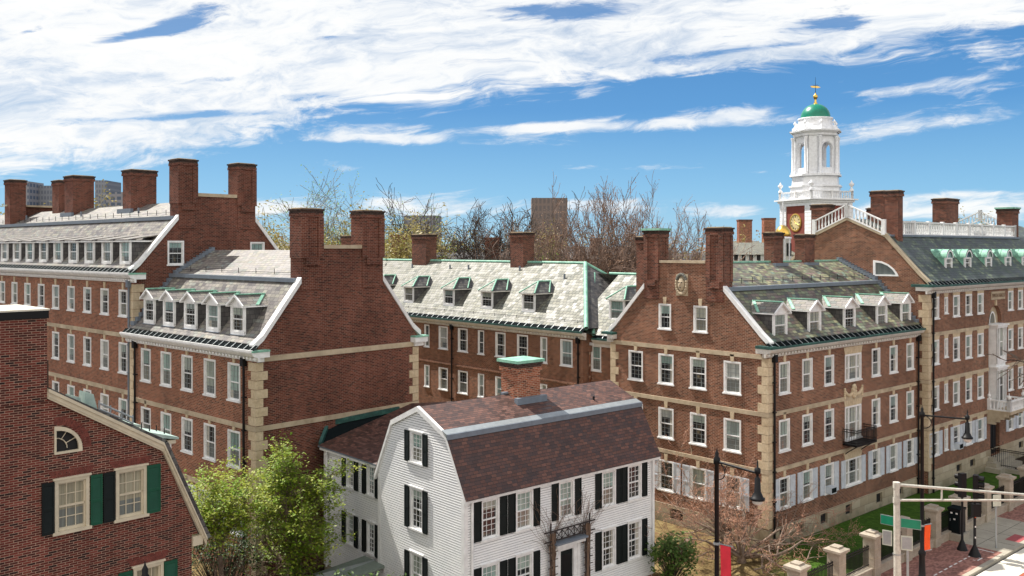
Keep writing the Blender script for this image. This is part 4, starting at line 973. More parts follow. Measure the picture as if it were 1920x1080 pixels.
# ================================================================ centre block (C)
B = frame('brick_wing', (5.1, 65.5), 48.7, 'central brick wing under a long pale slate roof with green copper ridges', 'dormitory building')
L = 44.; hG = []
for u, w in ((1.62, 1.26), (4.06, .73), (6.47, 1.25), (9.11, 1.23), (11.56, .76), (13.97, 1.29), (16.7, 1.26), (19.1, .72), (21.6, 1.25)):
    for z0, z1 in ((8.47, 10.49), (4.95, 6.92), (1.6, 3.5)): window(B, G0, u, w, z0, z1, 'std' if w > 1 else 'narrow', holes=hG)
mb = MB(); wall(mb, G0, [(0, 0), (L, 0), (L, 11.1), (0, 11.1)], hG, BR_R)
mb.face([(0, 0, 0), (12, 0, 0), (12, 0, 11), (0, 0, 11)], BR_R)
h2 = []; G2 = Pl('G', .8)
for z0, z1 in ((8.27, 10.2), (4.9, 6.8)): window(B, G2, -.62, 1.0, z0, z1, holes=h2)
wall(mb, G2, [(-7, 0), (0, 0), (0, 10.5), (-7, 10.5)], h2, BR_R); mb.build('wall', B)
b = MB(); G0.box(b, 0, L, 7.22, 7.36, 0, .09, BR_R); G2.box(b, -7, 0, 10.15, 10.35, 0, .06, WHITE); b.build('string_course', B)
cornice(B, G0, -.4, L, 11.1, ticks=.75); cornice(B, G2, -5.5, -.5, 10.62, ticks=.75, dent=False, big=.4)
b = MB(); th = .07
e, rz_ = 11.42, 16.0
A_, B_, C_, D_ = (-.12, -.5, e), (5.9, 5.4, rz_), (5.9, L, rz_), (-.12, L, e)
b.face([A_, D_, C_, B_], SL_C, uv=[(0, 0), (L, 0), (L, 7.6), (5.9, 7.6)])
b.face([A_, B_, (12, -.5, e)], SL_D); b.face([B_, C_, (12, L, e), (12, -.5, e)], SL_C)
b.face([(.55, -9, 10.95), (.55, 2, 10.95), (6.2, 2, 15.2), (6.2, -9, 15.2)], SL_C, uv=[(0, 0), (11, 0), (11, 7.1), (0, 7.1)])
b.face([(6.2, -9, 15.2), (6.2, 6, 15.2), (12, 6, 10.9), (12, -9, 10.9)], SL_C); b.build('roof', B)
b = MB()
b.tube([(A_[0], A_[1], e+.03), (B_[0], B_[1], rz_+.03)], .17, COP, 6); b.tube([(5.9, 5.4, rz_+.02), (5.9, L, rz_+.02)], .13, COP, 6)
b.tube([(5.9, 5.4, rz_+.02), (8.2, 3.2, 14.25)], .14, COP, 6); b.tube([(6.2, 3, 15.22), (6.2, -9, 15.22)], .12, COP, 6)
b.tube([(.5, -.62, 10.98), (6.0, 4.5, 15.2)], .12, COP, 6)
b.build('copper_ridge', B)
for u in (6.85, 12.0, 17.2, 23.3, 29.0, 34.8): dormer(B, G0, u, .92, 12.3, 13.7, 1.5, 2.2, 'hip', .9, SL_D, SL_D)
dormer(B, G0, -1.5, 2.0, 12.0, 13.52, 1.5, 2.0, 'hip', .9, SL_D, SL_D)
for y0, y1 in ((12.3, 14.9), (26.6, 29.9), (41.5, 43.6)): chimney(B, 5.3, 6.6, y0, y1-.9, 14.5, 18.6, BR_C)
b = MB(); y = .8
while y < 25: b.tube([(.32, y, 11.75), (.32, y, 11.98)], .02, IRON, 4); y += 1.35
b.tube([(.32, 0, 11.9), (.32, 26, 11.9)], .012, IRON, 4); b.build('snow_rail', B)
for y in (6.2, 12.4, 19.5, 22.3, 28.5):
    b = MB(); x = 5.0 if y > 7 else 4.3; z = 11.42+(x+.12)*.76; b.tube([(x, y, z-.1), (x, y, z+.38)], .085, LEAD, 7, cap=True); b.build('vent_pipe', B)
downpipe(B, G0, .31, 0, 10.9); downpipe(B, G0, 15.35, 0, 10.9); downpipe(B, G2, -.12, 0, 10.3, m=BR_R)

# ================================================================ white clapboard house (W)
B = frame('clapboard_house', (-2.02, 38.45), 48.9, 'white clapboard house with a red-brown gambrel roof and black shutters', 'house')
LX, SY = 12.21, 6.64; hF = []; hG = []
for u, w in ((1.385, 1.03), (3.375, 1.05), (6.02, 1.0), (8.93, 1.0), (10.83, 1.05)):
    window(B, F0, u, w, 4.52, 6.34, 'wood', holes=hF)
    if u != 6.02: window(B, F0, u, w, 1.53, 3.5, 'wood', holes=hF)
for u, w, s in ((.64, .44, 0), (2.12, .42, 0), (2.61, .42, 0), (4.11, .38, 0), (5.27, .42, 1), (6.78, .4, 1), (8.17, .42, 0), (9.64, .38, 0), (10.06, .38, 0), (11.57, .38, 0)):
    for z0, z1 in ((4.6, 6.34), (1.6, 3.46)):
        if s and z0 < 3: continue
        link('shutter', shutter(w, z1-z0, BLK), B, F0.p(u, z0, .06), 0)
for z0, z1 in ((7.4, 8.88), (4.38, 6.33), (1.45, 3.36)):
    window(B, G0, 3.46, 1.02, z0, z1, 'wood', shut=BLK, sw=.36, lou=True, holes=hG)
dz = (5.6, 6.44)
hF.append([(5.45, .8), (6.6, .8), (6.6, 3.2), (5.45, 3.2)])
gab = [(0, .6), (SY, .6), (SY, 6.5), (5.45, 9.05), (3.32, 9.98), (1.2, 9.05), (0, 6.5)]
mb = MB()
LAP_SHADOW = mat('clapboard_lap_shadow', (.10, .11, .125), .9)  # dark strip behind each board paints the shadow line under its lap
def clap(mb, pl, out, holes, z0, z1, u0, u1, m, pitch=.112):
    z = z0; n = 0
    while z < z1:
        zt = min(z+pitch, z1); zm = (z+zt)/2; ev = [u0, u1]
        xs = []
        for i in range(len(out)):
            a, c = out[i], out[(i+1) % len(out)]
            if (a[1] > zm) != (c[1] > zm): xs.append(a[0]+(c[0]-a[0])*(zm-a[1])/(c[1]-a[1]))
        xs.sort(); segs = [(xs[i], xs[i+1]) for i in range(0, len(xs)-1, 2)]
        for h in holes:
            hx0, hx1, hz0, hz1 = min(p[0] for p in h), max(p[0] for p in h), min(p[1] for p in h), max(p[1] for p in h)
            if hz0 < zm < hz1:
                ns = []
                for a, c in segs:
                    if hx1 <= a or hx0 >= c: ns.append((a, c)); continue
                    if hx0 > a: ns.append((a, hx0))
                    if hx1 < c: ns.append((hx1, c))
                segs = ns
        for a, c in segs:
            zb = z+.030
            mb.face([pl.p(a, zb, .05), pl.p(c, zb, .05), pl.p(c, zt, .036), pl.p(a, zt, .036)], m)
            mb.face([pl.p(a, zb, .004), pl.p(c, zb, .004), pl.p(c, zb, .05), pl.p(a, zb, .05)], m)
            mb.face([pl.p(a, zt, .004), pl.p(c, zt, .004), pl.p(c, zt, .036), pl.p(a, zt, .036)], m)
            mb.face([pl.p(a, z-.002, .003), pl.p(c, z-.002, .003), pl.p(c, zb, .003), pl.p(a, zb, .003)], LAP_SHADOW)
        z = zt
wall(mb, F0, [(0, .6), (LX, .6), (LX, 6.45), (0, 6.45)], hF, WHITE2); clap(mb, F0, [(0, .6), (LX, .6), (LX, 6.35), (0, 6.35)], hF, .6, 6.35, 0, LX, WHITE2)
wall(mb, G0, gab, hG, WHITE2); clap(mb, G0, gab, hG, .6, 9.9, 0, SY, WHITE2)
mb.face([(LX, 0, 0), (LX, SY, 0), (LX, SY, 6.5), (LX, 5.4, 9.05), (LX, 3.32, 9.98), (LX, 1.2, 9.05), (LX, 0, 6.5)], WHITE2)
mb.face([(0, SY, 0), (LX, SY, 0), (LX, SY, 6.5), (0, SY, 6.5)], WHITE2); mb.build('wall', B)
b = MB(); b.box((.02, .02, 0), (LX-.02, SY, .6), BR_O); b.build('foundation', B)
b = MB()
b.box((-.05, -.05, .6), (.14, 0, 6.4), WHITE); b.box((-.05, 0, .6), (0, .16, 6.5), WHITE); b.box((LX-.14, -.05, .6), (LX+.05, 0, 6.4), WHITE); b.box((-.05, SY-.16, .6), (0, SY+.05, 6.4), WHITE)
b.box((-.1, -.2, 6.36), (LX+.45, 0, 6.55), WHITE); b.box((-.07, -.07, .5), (LX+.07, 0, .62), WHITE)
rake(b, G0, [(-.22, 6.42), (1.2, 9.02), (3.32, 9.95), (5.45, 9.02), (6.88, 6.2)], .12, .12, -.02, .14, WHITE)
b.build('trim', B)
b = MB(); b.tube([F0.p(.33, .6, .12), F0.p(.33, 6.4, .12)], .06, WHITE, 8); b.build('downpipe', B); b = MB(); b.tube([F0.p(LX-.05, .6, .16), F0.p(LX-.05, 6.4, .16)], .06, WHITE, 8); b.build('downpipe', B)
roof(B, 'F', [(-.27, 6.50), (.05, 6.95), (1.2, 9.07), (3.32, 10.0), (5.45, 9.07), (6.9, 6.3)], -.12, LX+.42, SH_W, th=.06)
b = MB()
b.hexa([(-.14, 1.12, 8.98), (LX+.44, 1.12, 8.98), (LX+.44, 1.3, 9.12), (-.14, 1.3, 9.12), (-.14, 1.08, 9.14), (LX+.44, 1.08, 9.14), (LX+.44, 1.44, 9.27), (-.14, 1.44, 9.27)], METG)
b.box((-.14, 1.0, 8.9), (LX+.44, 1.08, 9.13), LEAD)
b.box((5.1, 2.35, 9.62), (7.05, 2.6, 9.95), LEAD); b.box((5.0, 3.3, 9.96), (5.33, 3.5, 10.15), LEAD)
b.tube([(9.9, 1.9, 9.3), (9.9, 1.9, 9.62)], .06, IRON, 6, cap=True)
b.build('roof_flashing', B)
o = chimney(B, 5.33, 6.81, 2.6, 3.85, 9.2, 11.6, BR_O, cap=COP)
b = MB(); b.box((5.38, -.10, .6), (5.6, .05, 3.35), WHITE); b.box((6.45, -.10, .6), (6.68, .05, 3.35), WHITE); b.box((5.6, -.095, 3.1), (6.45, .05, 3.35), WHITE)
b.box((5.2, -.14, .6), (5.38, .02, 3.4), WHITE); b.box((6.68, -.14, .6), (6.86, .02, 3.4), WHITE)
b.box((5.1, -.4, 3.4), (6.96, .02, 3.56), WHITE); b.box((5.0, -.5, 3.56), (7.05, .02, 3.64), LEAD); b.build('door_surround', B)
b = MB(); b.box((5.6, .0, .75), (6.45, .05, 3.1), BLK); 
for zz in (.95, 2.0): b.box((5.72, -.012, zz), (6.33, 0, zz+.85), IRON)
b.build('door', B)
b = MB()      # trellis over the door
for x in (4.8, 5.05, 7.1, 7.35): b.box((x-.025, -.3, .6), (x+.025, -.25, 4.6 if x in (4.8, 7.35) else 4.1), BARKD)
for zz in (3.75, 4.2): b.box((4.4, -.32, zz), (7.7, -.26, zz+.05), BARKD)
for i in range(5):
    x0, x1 = 5.1+.4*i, 5.5+.4*i
    b.tube([(x0, -.29, 3.78), (x1, -.29, 4.2)], .022, BARKD, 4); b.tube([(x0, -.29, 4.2), (x1, -.29, 3.78)], .022, BARKD, 4); b.box((x0-.02, -.3, 3.75), (x0+.02, -.27, 4.24), BARKD)
for i in range(9):
    for x in (4.78, 7.08): b.box((x-.15, -.31, .8+i*.35), (x+.45, -.28, .83+i*.35), BARKD)
b.build('trellis', B)
# rear ell
E2 = frame('clapboard_ell', (-2.02, 38.45), 48.9, 'lower white clapboard ell with two pairs of shuttered windows, behind the green tree', 'house wing')
GE = Pl('G', .3); hE = []
for u in (9.7, 7.75):
    for z0, z1 in ((4.98, 6.55), (2.1, 3.74)): window(E2, GE, u, .78, z0, z1, 'wood', shut=BLK, sw=.36, holes=hE)
mb = MB(); oe = [(SY, .5), (12.3, .5), (12.3, 6.7), (SY, 6.7)]
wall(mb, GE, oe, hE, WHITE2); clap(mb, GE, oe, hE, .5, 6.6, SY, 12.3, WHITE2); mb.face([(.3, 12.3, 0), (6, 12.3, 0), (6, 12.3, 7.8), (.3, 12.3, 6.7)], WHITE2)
mb.box((.24, SY, 0), (.4, 12.3, .5), ASH); mb.build('wall', E2)
b = MB(); b.box((.22, 12.05, .5), (.28, 12.35, 6.6), WHITE); b.box((.05, SY+.1, 6.55), (.3, 12.5, 6.75), WHITE); b.tube([(.12, 11.9, .5), (.12, 11.9, 6.6)], .05, WHITE, 6); b.build('trim', E2)
b = MB(); q = [(.0, SY-.05, 6.76), (.0, 12.6, 6.76), (5.9, 12.45, 8.35), (6.2, SY-.5, 9.3)]
b.face(q, SH_W, uv=[(6.64, 0), (12.6, 0), (12.45, 6.2), (6.2, 6.3)]); b.face([(x, y, z-.07) for x, y, z in q], SH_W)
b.face([q[1], (q[1][0], q[1][1], q[1][2]-.07), (q[2][0], q[2][1], q[2][2]-.07), q[2]], WHITE); b.face([q[0], (0, SY-.05, 6.69), (0, 12.6, 6.69), q[1]], LEAD); b.build('roof', E2)
b = MB(); q = [(.2, 12.7, 6.85), (1.1, 13.5, 7.55), (5.2, 13.3, 8.0), (5.0, 12.55, 7.7)]
b.hexa([(.05, 12.62, 6.6), (.25, 12.62, 6.6), (1.3, 13.6, 7.45), (1.1, 13.6, 7.45), (.05, 12.62, 6.9), (.25, 12.62, 6.9), (1.3, 13.6, 7.75), (1.1, 13.6, 7.75)], COPD)
b.hexa([(1.1, 13.5, 7.5), (5.4, 12.9, 7.9), (5.4, 13.05, 7.9), (1.1, 13.65, 7.5), (1.1, 13.5, 7.78), (5.4, 12.9, 8.15), (5.4, 13.05, 8.15), (1.1, 13.65, 7.78)], COPD)
b.face([(.15, 12.6, 6.6), (1.15, 13.6, 7.5), (5.4, 13.0, 7.9), (5.4, 12.5, 7.9)], GUT); b.build('copper_gutter', E2)
P_ = frame('porch_roof', (-2.02, 38.45), 48.9, 'low grey-green metal porch roof at the foot of the white house, by the green tree', 'porch')
b = MB(); b.hexa([(-3.4, 6.1, 1.75), (-.02, 6.1, 2.0), (-.02, 7.9, 2.0), (-3.4, 7.9, 1.75), (-3.4, 6.1, 1.85), (-.02, 6.1, 2.12), (-.02, 7.9, 2.12), (-3.4, 7.9, 1.85)], mat('grey_green_metal_roof', (.20, .245, .21), .5))
b.box((-3.3, 6.98, 1.86), (0, 7.02, 2.17), METG); b.build('roof_sheet', P_)
b = MB()
for x, y in ((-3.2, 6.2), (-3.2, 7.75)): b.box((x, y, 0), (x+.12, y+.12, 1.76), WHITE)
b.build('post', P_)

# ================================================================ near brick house (B)
B = frame('brick_house', (-12.98, 26.5), 44.4, 'near dark brick house with a cream-trimmed gambrel gable, green shutters and a massive chimney', 'house')
hF = []
window(B, F0, .075, .97, 8.88, 10.47, 'cream', holes=hF); window(B, F0, 1.81, .95, 8.88, 10.47, 'cream', holes=hF); window(B, F0, 2.35, .95, 5.6, 7.36, 'cream', holes=hF)
for u, w, m in ((-.6, .33, BLK), (.76, .34, GRN), (1.13, .34, BLK), (2.5, .42, GRN)):
    link('shutter', shutter(w, 1.5, m, True), B, F0.p(u, 8.95, .03), 0)
for u in (1.62, 3.05): link('shutter', shutter(.42, 1.66, GRN, True), B, F0.p(u, 5.66, .03), 0)
qc = [(-.42, 11.22), (.36, 11.22)]+[(-.42+.78*math.cos(math.pi/2*i/8), 11.3+.74*math.sin(math.pi/2*i/8)) for i in range(9)]
mb = MB(); OUT = [(-7, 0), (3.77, 0), (3.77, 7.95), (3.98, 7.95), (2.75, 10.95), (-.62, 13.0), (-7, 13.0)]
wall(mb, F0, OUT, hF+[qc], BR_B); mb.face([(3.77, 0, 0), (3.77, 12, 0), (3.77, 12, 8), (3.77, 0, 8)], BR_B); mb.build('wall', B)
f = MB(); cx, cz = -.15, 11.5
for i in range(len(qc)):
    a, c = qc[i], qc[(i+1) % len(qc)]; ai, ci = [(p_[0]+(cx-p_[0])*.2, p_[1]+(cz-p_[1])*.24) for p_ in (a, c)]
    f.hexa([F0.p(*a, -.04), F0.p(*c, -.04), F0.p(*ci, -.04), F0.p(*ai, -.04), F0.p(*a, .05), F0.p(*c, .05), F0.p(*ci, .05), F0.p(*ai, .05)], CREAM)
k = 6; ar = [(-.36+.32*math.cos(math.pi/2*i/k), 11.36+.32*math.sin(math.pi/2*i/k)) for i in range(k+1)]
f.tube([F0.p(*p_, -.05) for p_ in ar], .016, CREAM, 4)
for a in (R(28), R(60)): f.tube([F0.p(-.36+.3*math.cos(a), 11.36+.3*math.sin(a), -.05), F0.p(-.36+.68*math.cos(a), 11.36+.62*math.sin(a), -.05)], .014, CREAM, 4)
w_ = f.build('quarter_round_window', B); f = MB(); f.face([F0.p(*p_, -.09) for p_ in qc], DARK); f.build('pane', w_)
def soldier(b, u, w, z, n=None):
    n = n or int((w+.2)/.078); W2 = w+.3
    for i in range(n):
        a0, a1 = -w/2+w*i/n+.006, -w/2+w*(i+1)/n-.006; c0, c1 = -W2/2+W2*i/n+.006, -W2/2+W2*(i+1)/n-.006
        b.hexa([(u+a0, -.012, z), (u+a1, -.012, z), (u+a1, .03, z), (u+a0, .03, z), (u+c0, -.012, z+.22), (u+c1, -.012, z+.22), (u+c1, .03, z+.22), (u+c0, .03, z+.22)], ARB)
ARB = mat('arch_brick', rough=.9, fn=lambda t: t.ramp(t.noise(pos(t), 9, 3, .6), [(.3, (.10, .025, .018)), (.7, (.21, .055, .04))]))
for u_, z_ in ((.075, 10.53), (1.81, 10.53), (2.35, 7.42)): b = MB(); soldier(b, u_, 1.05, z_); b.build('brick_arch', B)
b = MB()
for i in range(20):
    a0, a1 = math.pi/2*i/20+.006, math.pi/2*(i+1)/20-.006; q = []
    for o_ in (.012, -.03): q += [F0.p(-.42+r_*math.cos(a), 11.3+r_*.96*math.sin(a), o_) for r_, a in ((.82, a0), (1.05, a0), (1.05, a1), (.82, a1))]
    b.hexa(q, ARB)
b.build('brick_arch', B)
b = MB(); b.box((-7, -.03, 12.8), (-.62, 2.6, 15.2), BR_B); b.box((-7, -.07, 15.2), (-.58, 2.65, 15.42), IRON); b.box((-7, -.09, 15.42), (-.56, 2.67, 15.47), CONCP)
b.build('chimney', B)
b = MB(); pts = [(-.62, 13.08), (2.78, 11.02), (4.22, 7.72)]
rake(b, F0, pts, .06, .2, -.05, .13, CREAM); rake(b, F0, pts, .10, -.0, -.05, .18, CREAM); rake(b, F0, pts, -.09, .13, .12, .16, CREAM)
b.box((3.77, -.1, 7.6), (4.1, .1, 7.9), CREAM); b.build('rake_board', B)
roof(B, 'G', [(-.62, 13.08), (2.8, 11.08), (4.25, 7.75)], -.15, 12, SL_D, th=.12)
for y, wd_ in ((1.7, 1.25), (4.6, 1.2), (7.5, 1.2)):
    e = bpy.data.objects.new('dormer', None)
    d = MB(); d.box((2.6, y-wd_/2, 9.4), (3.55, y+wd_/2, 10.85), CREAM); d.face([(2.55, y-wd_/2-.01, 9.4), (3.45, y-wd_/2-.01, 9.4), (3.45, y-wd_/2-.01, 10.7), (2.55, y-wd_/2-.01, 10.7)], COPL)
    d.box((2.5, y-wd_/2-.1, 10.78), (3.7, y+wd_/2+.1, 10.9), CREAM); o = d.build('dormer', B)
    d = MB(); d.hexa([(1.9, y-wd_/2-.14, 11.3), (3.78, y-wd_/2-.14, 10.9), (3.78, y+wd_/2+.14, 10.9), (1.9, y+wd_/2+.14, 11.3), (1.9, y-wd_/2-.14, 11.55), (3.78, y-wd_/2-.14, 10.97), (3.78, y+wd_/2+.14, 10.97), (1.9, y+wd_/2+.14, 11.55)], COPL)
    for q in (-.3, .3):
        d.tube([(3.0, y+q, 11.2), (3.0, y+q, 11.42)], .02, IRON, 4); d.tube([(3.5, y+q, 11.05), (3.5, y+q, 11.26)], .02, IRON, 4)
    d.build('dormer_roof', o)
b = MB()
for zz in (0, .18, .36): b.tube([(1.2, .9, 12.05+zz), (2.5, 1.5, 11.35+zz)], .03, METG, 5)
for t_ in (0, .33, .66, 1): b.tube([(1.2+1.3*t_, .9+.6*t_, 12.0-.7*t_), (1.2+1.3*t_, .9+.6*t_, 12.5-.7*t_)], .025, METG, 5)
b.build('roof_rail', B)
b = MB(); b.box((-.1, 2.0, 12.3), (.1, 2.2, 13.75), mat('rusty_post', (.09, .05, .035), .9)); b.build('roof_post', B)
b = MB()
for x, y in ((.45, 1.2), (1.0, 1.6)): b.hexa([(x, y, 12.2), (x+.45, y, 12.0), (x+.45, y+.5, 12.0), (x, y+.5, 12.2), (x+.05, y, 12.7), (x+.3, y, 12.6), (x+.3, y+.5, 12.6), (x+.05, y+.5, 12.7)], COPL)
b.build('copper_hood', B)

# ================================================================ street furniture (street frame S: x along the street, -y to the road)
def S2W(x, y, z=0):
    c, s = math.cos(AR[2]), math.sin(AR[2]); return (AR[0]+x*c-y*s, AR[1]+x*s+y*c, z)
STR = AR[2]
def street_lamp(name, loc, arm_dir, label, banner=None, h=9.35, cat='street lamp'):
    e = empty(name, loc, 0, label, cat, 'black street lamps')
    b = MB(); b.lathe([(.24, 0), (.24, .5), (.17, .62), (.14, 1.6), (.18, 1.7), (.18, 1.82), (.10, 1.95), (.08, h-.3), (.13, h-.28), (.13, h-.1), (.07, h), (.075, h+.12), (.03, h+.2), (.0, h+.34)], IRON, 14); b.build('pole', e)
    d = Vector(arm_dir).normalized(); sd = Vector((-d.y, d.x, 0)); A_ = 2.05
    b = MB(); b.tube([d*0+Vector((0, 0, h-.2)), d*A_+Vector((0, 0, h-.2))], .045, IRON, 8)
    pts = [d*.08+Vector((0, 0, h-.85))]+[d*(.1+.32*math.sin(t))+Vector((0, 0, h-.85+.62*(1-math.cos(t))*.5)) for t in [.4*k for k in range(1, 8)]]
    b.tube(pts, .022, IRON, 5); b.tube([d*.55+Vector((0, 0, h-.22)), d*.42+Vector((0, 0, h-.42)), d*.3+Vector((0, 0, h-.32))], .018, IRON, 5); b.build('arm', e)
    c = d*A_+Vector((0, 0, h-.2))
    b = MB(); b.lathe([(0, .5), (.03, .38), (.035, .2), (.11, .16), (.11, .0), (.05, -.05), (.05, -.14), (.10, -.2), (.12, -.68), (.16, -.74), (.21, -.86), (.26, -.89), (.26, -.96), (.2, -.96)], IRON, 16, c); L_ = b.build('lantern', e)
    b = MB(); b.lathe([(.2, -.96), (.19, -1.05), (.12, -1.13), (0, -1.16)], mat('frosted_lamp_glass', (.62, .60, .54), .3), 14, c); b.build('lamp_glass', L_)
    if banner:
        bz, bh, bw, bm, bd = banner; bd = Vector(bd).normalized(); n = Vector((-bd.y, bd.x, 0))*.012
        b = MB()
        for zz in (bz, bz+bh): b = MB(); b.tube([Vector((0, 0, zz)), bd*(bw+.25)+Vector((0, 0, zz))], .025, METG, 5); b.tube([Vector((0, 0, zz-.05)), Vector((0, 0, zz+.05))], .125, METG, 10); b.build('banner_bracket', e)
        b = MB(); K = 8
        for i in range(K):
            for sgn in (1, -1):
                q = []
                for j in (i, i+1):
                    t = j/K; off = n*(sgn+1.5*math.sin(t*5))
                    for w_ in (0, 1): q.append(bd*(.16+bw*w_)+Vector((0, 0, bz+.03+(bh-.06)*t))+off)
                b.face([q[0], q[1], q[3], q[2]], bm)
        b.build('banner', e)
    return e
road = Vector((math.sin(STR), -math.cos(STR), 0))
street_lamp('street_lamp', S2W(-16.5, -8.45), (.52, -.86, 0), 'black street lamp with a red banner on its pole, before the bare maple', (4.65, 1.42, .42, REDB, (.75, -.66, 0)))
street_lamp('street_lamp', S2W(1.0, -8.3), (.86, -.5, 0), 'black street lamp with an orange banner, beside the pale signal mast', (1.85, 1.32, .4, ORNG, (.92, .4, 0)), h=8.95)
street_lamp('street_lamp', (-8.85, 21.8, 0), (.5, -.86, 0), 'street lamp whose finial pokes up before the near brick house')
# pale mast with arm
mx, my, _ = S2W(-1.45, -8.15)
e = empty('signal_mast', (mx, my, 0), 0, 'pale steel mast with two long horizontal arms over the street', 'signal mast')
b = MB(); b.tube([(0.06, 0, 0), (0.03, 0, 3), (0, 0, 5.72)], [.19, .165, .14], METW, 14, cap=True)
b.tube([(0, 0, 5.45), (0, 0, 5.75)], .17, METW, 12, cap=True); b.tube([(0, 0, 4.72), (0, 0, 5.0)], .17, METW, 12); b.tube([(0.02, 0, 2.2), (0.02, 0, 2.26)], .2, METG, 12); b.build('pole', e)
b = MB(); b.tube([(0, 0, 5.62), (9.5, 0, 4.88)], [.075, .055], METW, 10); b.build('upper_arm', e)
b = MB(); b.tube([(0, 0, 4.86), (9.5, 0, 4.86)], [.06, .045], METW, 10); b.build('lower_arm', e)
b = MB()
for x in (2.22, 6.35): b.tube([(x, 0, 4.86), (x, 0, 5.62-.078*x)], .045, METW, 8); 
b.build('strut', e)
for nm, dx, dy, w, lab in (('street_sign', -.75, .70, .6, 'green street name blade on the left of the pale mast'), ('street_sign', 1.0, -.55, .88, 'green street name blade on the right of the pale mast')):
    d = Vector((dx, dy, 0)).normalized(); n = Vector((-d.y, d.x, 0))*.02
    q = [d*.18+Vector((0, 0, 3.58)), d*(.18+w)+Vector((0, 0, 3.58)), d*(.18+w)+Vector((0, 0, 4.0)), d*.18+Vector((0, 0, 4.0))]
    b = MB(); b.hexa([p_-n for p_ in q]+[p_+n for p_ in q], SIGNG)
    for dz_ in (3.58, 3.99): pass
    q2 = [d*.16+Vector((0, 0, 3.55)), d*(.2+w)+Vector((0, 0, 3.55)), d*(.2+w)+Vector((0, 0, 4.03)), d*.16+Vector((0, 0, 4.03))]
    b.hexa([p_-n*.6 for p_ in q2]+[p_+n*.6 for p_ in q2], METG)
    o = b.build(nm, None, (mx+.03, my-.0, 0)); tag(o, lab, 'street sign', 'street name signs')
b = MB(); b.box((-.62, -.17, 2.62), (-.17, -.14, 3.35), SIGNB); b.box((-.58, -.175, 2.66), (-.21, -.17, 3.31), METG); o = b.build('traffic_sign', None, (mx, my, 0)); o.rotation_euler = (0, 0, R(-35)); tag(o, 'small pale traffic sign seen from behind, left side of the mast', 'traffic sign')
b = MB(); b.box((.2, -.16, 2.5), (.72, -.13, 3.2), SIGNB); b.box((.24, -.165, 2.56), (.68, -.16, 3.14), METG); o = b.build('traffic_sign', None, (mx, my, 0)); o.rotation_euler = (0, 0, R(-20)); tag(o, 'wider grey-green traffic sign back, right side of the mast below the street name', 'traffic sign')
# thin grey posts
px, py, _ = S2W(.15, -7.95)
b = MB(); b.tube([(0, 0, 0), (0, 0, 2.42)], .045, METG, 6, cap=True); b.box((-.05, -.055, .02), (.05, -.045, 2.4), METG); o = b.build('sign_post', None, (px, py, 0)); tag(o, 'bare grey steel post without a sign, left of the orange banner', 'post')
e = empty('parking_sign', (27.8, 51.9, 0), 0, 'blank pale square sign on a thin grey post, right of the signals', 'sign')
b = MB(); b.tube([(0, 0, 0), (0, 0, 2.95)], .045, METG, 6, cap=True); b.build('post', e)
b = MB(); b.box((-.26, -.075, 2.42), (.26, -.055, 3.08), SIGNB); o = b.build('sign_panel', e); o.rotation_euler = (0, 0, R(12))
# traffic signal on black pole
def signal_head(par, loc, rz, back=False):
    h = MB(); h.box((-.19, -.13, 0), (.19, .13, 1.36), IRON)
    o = h.build('signal_head', par, loc, rz)
    for i in range(4 if not back else 3):
        v = MB(); z = .2+i*.33 if not back else .24+i*.44
        k = 12; r_ = .155
        ring = [(r_*math.cos(6.2832*j/k), z+r_*math.sin(6.2832*j/k)) for j in range(k)]
        for j in range(k):
            a, c = ring[j], ring[(j+1) % k]
            if math.sin(6.2832*(j+.5)/k) > -.75: v.face([(a[0], -.13, a[1]), (c[0], -.13, c[1]), (c[0], -.42, c[1]-.02), (a[0], -.42, a[1]-.02)], IRON, smooth=True)
        v.build('visor', o)
        v = MB(); v.face([(x, -.135, zz) for x, zz in ring], mat('signal_lens', (.05, .05, .045), .25)); v.build('lens', o)
    return o
e = empty('traffic_signal', (25.9, 50.6, 0), 0, 'black four-light traffic signal on a slender black post with a flared foot', 'traffic signal')
b = MB(); b.lathe([(.34, 0), (.30, .1), (.16, .42), (.12, .5), (.075, .6), (.065, 3.3), (.06, 4.4)], IRON, 14); b.build('post', e)
signal_head(e, (.0, -.12, 3.2), R(55))
b = MB(); b.box((-.13, -.12, 2.2), (.3, .18, 2.9), IRON); b.build('control_box', e)
for z, m in ((1.0, WPAINT), (1.6, WPAINT), (2.3, WPAINT), (2.15, ORNG), (2.6, WPAINT)):
    b = MB(); b.box((-.03, -.075, z), (.04, -.068, z+.09), m); b.build('sticker', e)
e = empty('traffic_signal', (25.7, 51.6, 0), 0, 'black signal housing seen from behind, nearest the black cabinet', 'traffic signal')
b = MB(); b.lathe([(.3, 0), (.14, .42), (.07, .6), (.06, 2.9), (.06, 3.05)], IRON, 12); b.build('post', e)
signal_head(e, (0, 0, 3.02), R(200), True)
# control cabinet
e = empty('control_cabinet', (26.35, 53.55, 0), STR, 'black control cabinet with white stickers on a concrete plinth by the fence', 'cabinet')
b = MB(); b.box((-.55, -.5, 0), (.55, .5, .42), CONC); b.build('plinth', e)
b = MB(); b.box((-.38, -.34, .42), (.38, .34, 1.75), IRON); b.box((-.42, -.38, 1.75), (.42, .38, 1.86), IRON); b.box((-.43, -.39, 1.86), (.43, .39, 1.88), GUT); b.build('cabinet_body', e)
b = MB(); b.box((-.384, -.28, .5), (-.38, .28, 1.7), GUT); b.box((-.40, .2, 1.1), (-.384, .24, 1.25), METG); b.build('cabinet_door', e)
for y, z in ((.15, 1.55), (-.15, 1.55), (-.02, 1.2)):
    b = MB(); b.box((-.389, y-.06, z), (-.385, y+.06, z+.09), WPAINT); b.build('sticker', e)
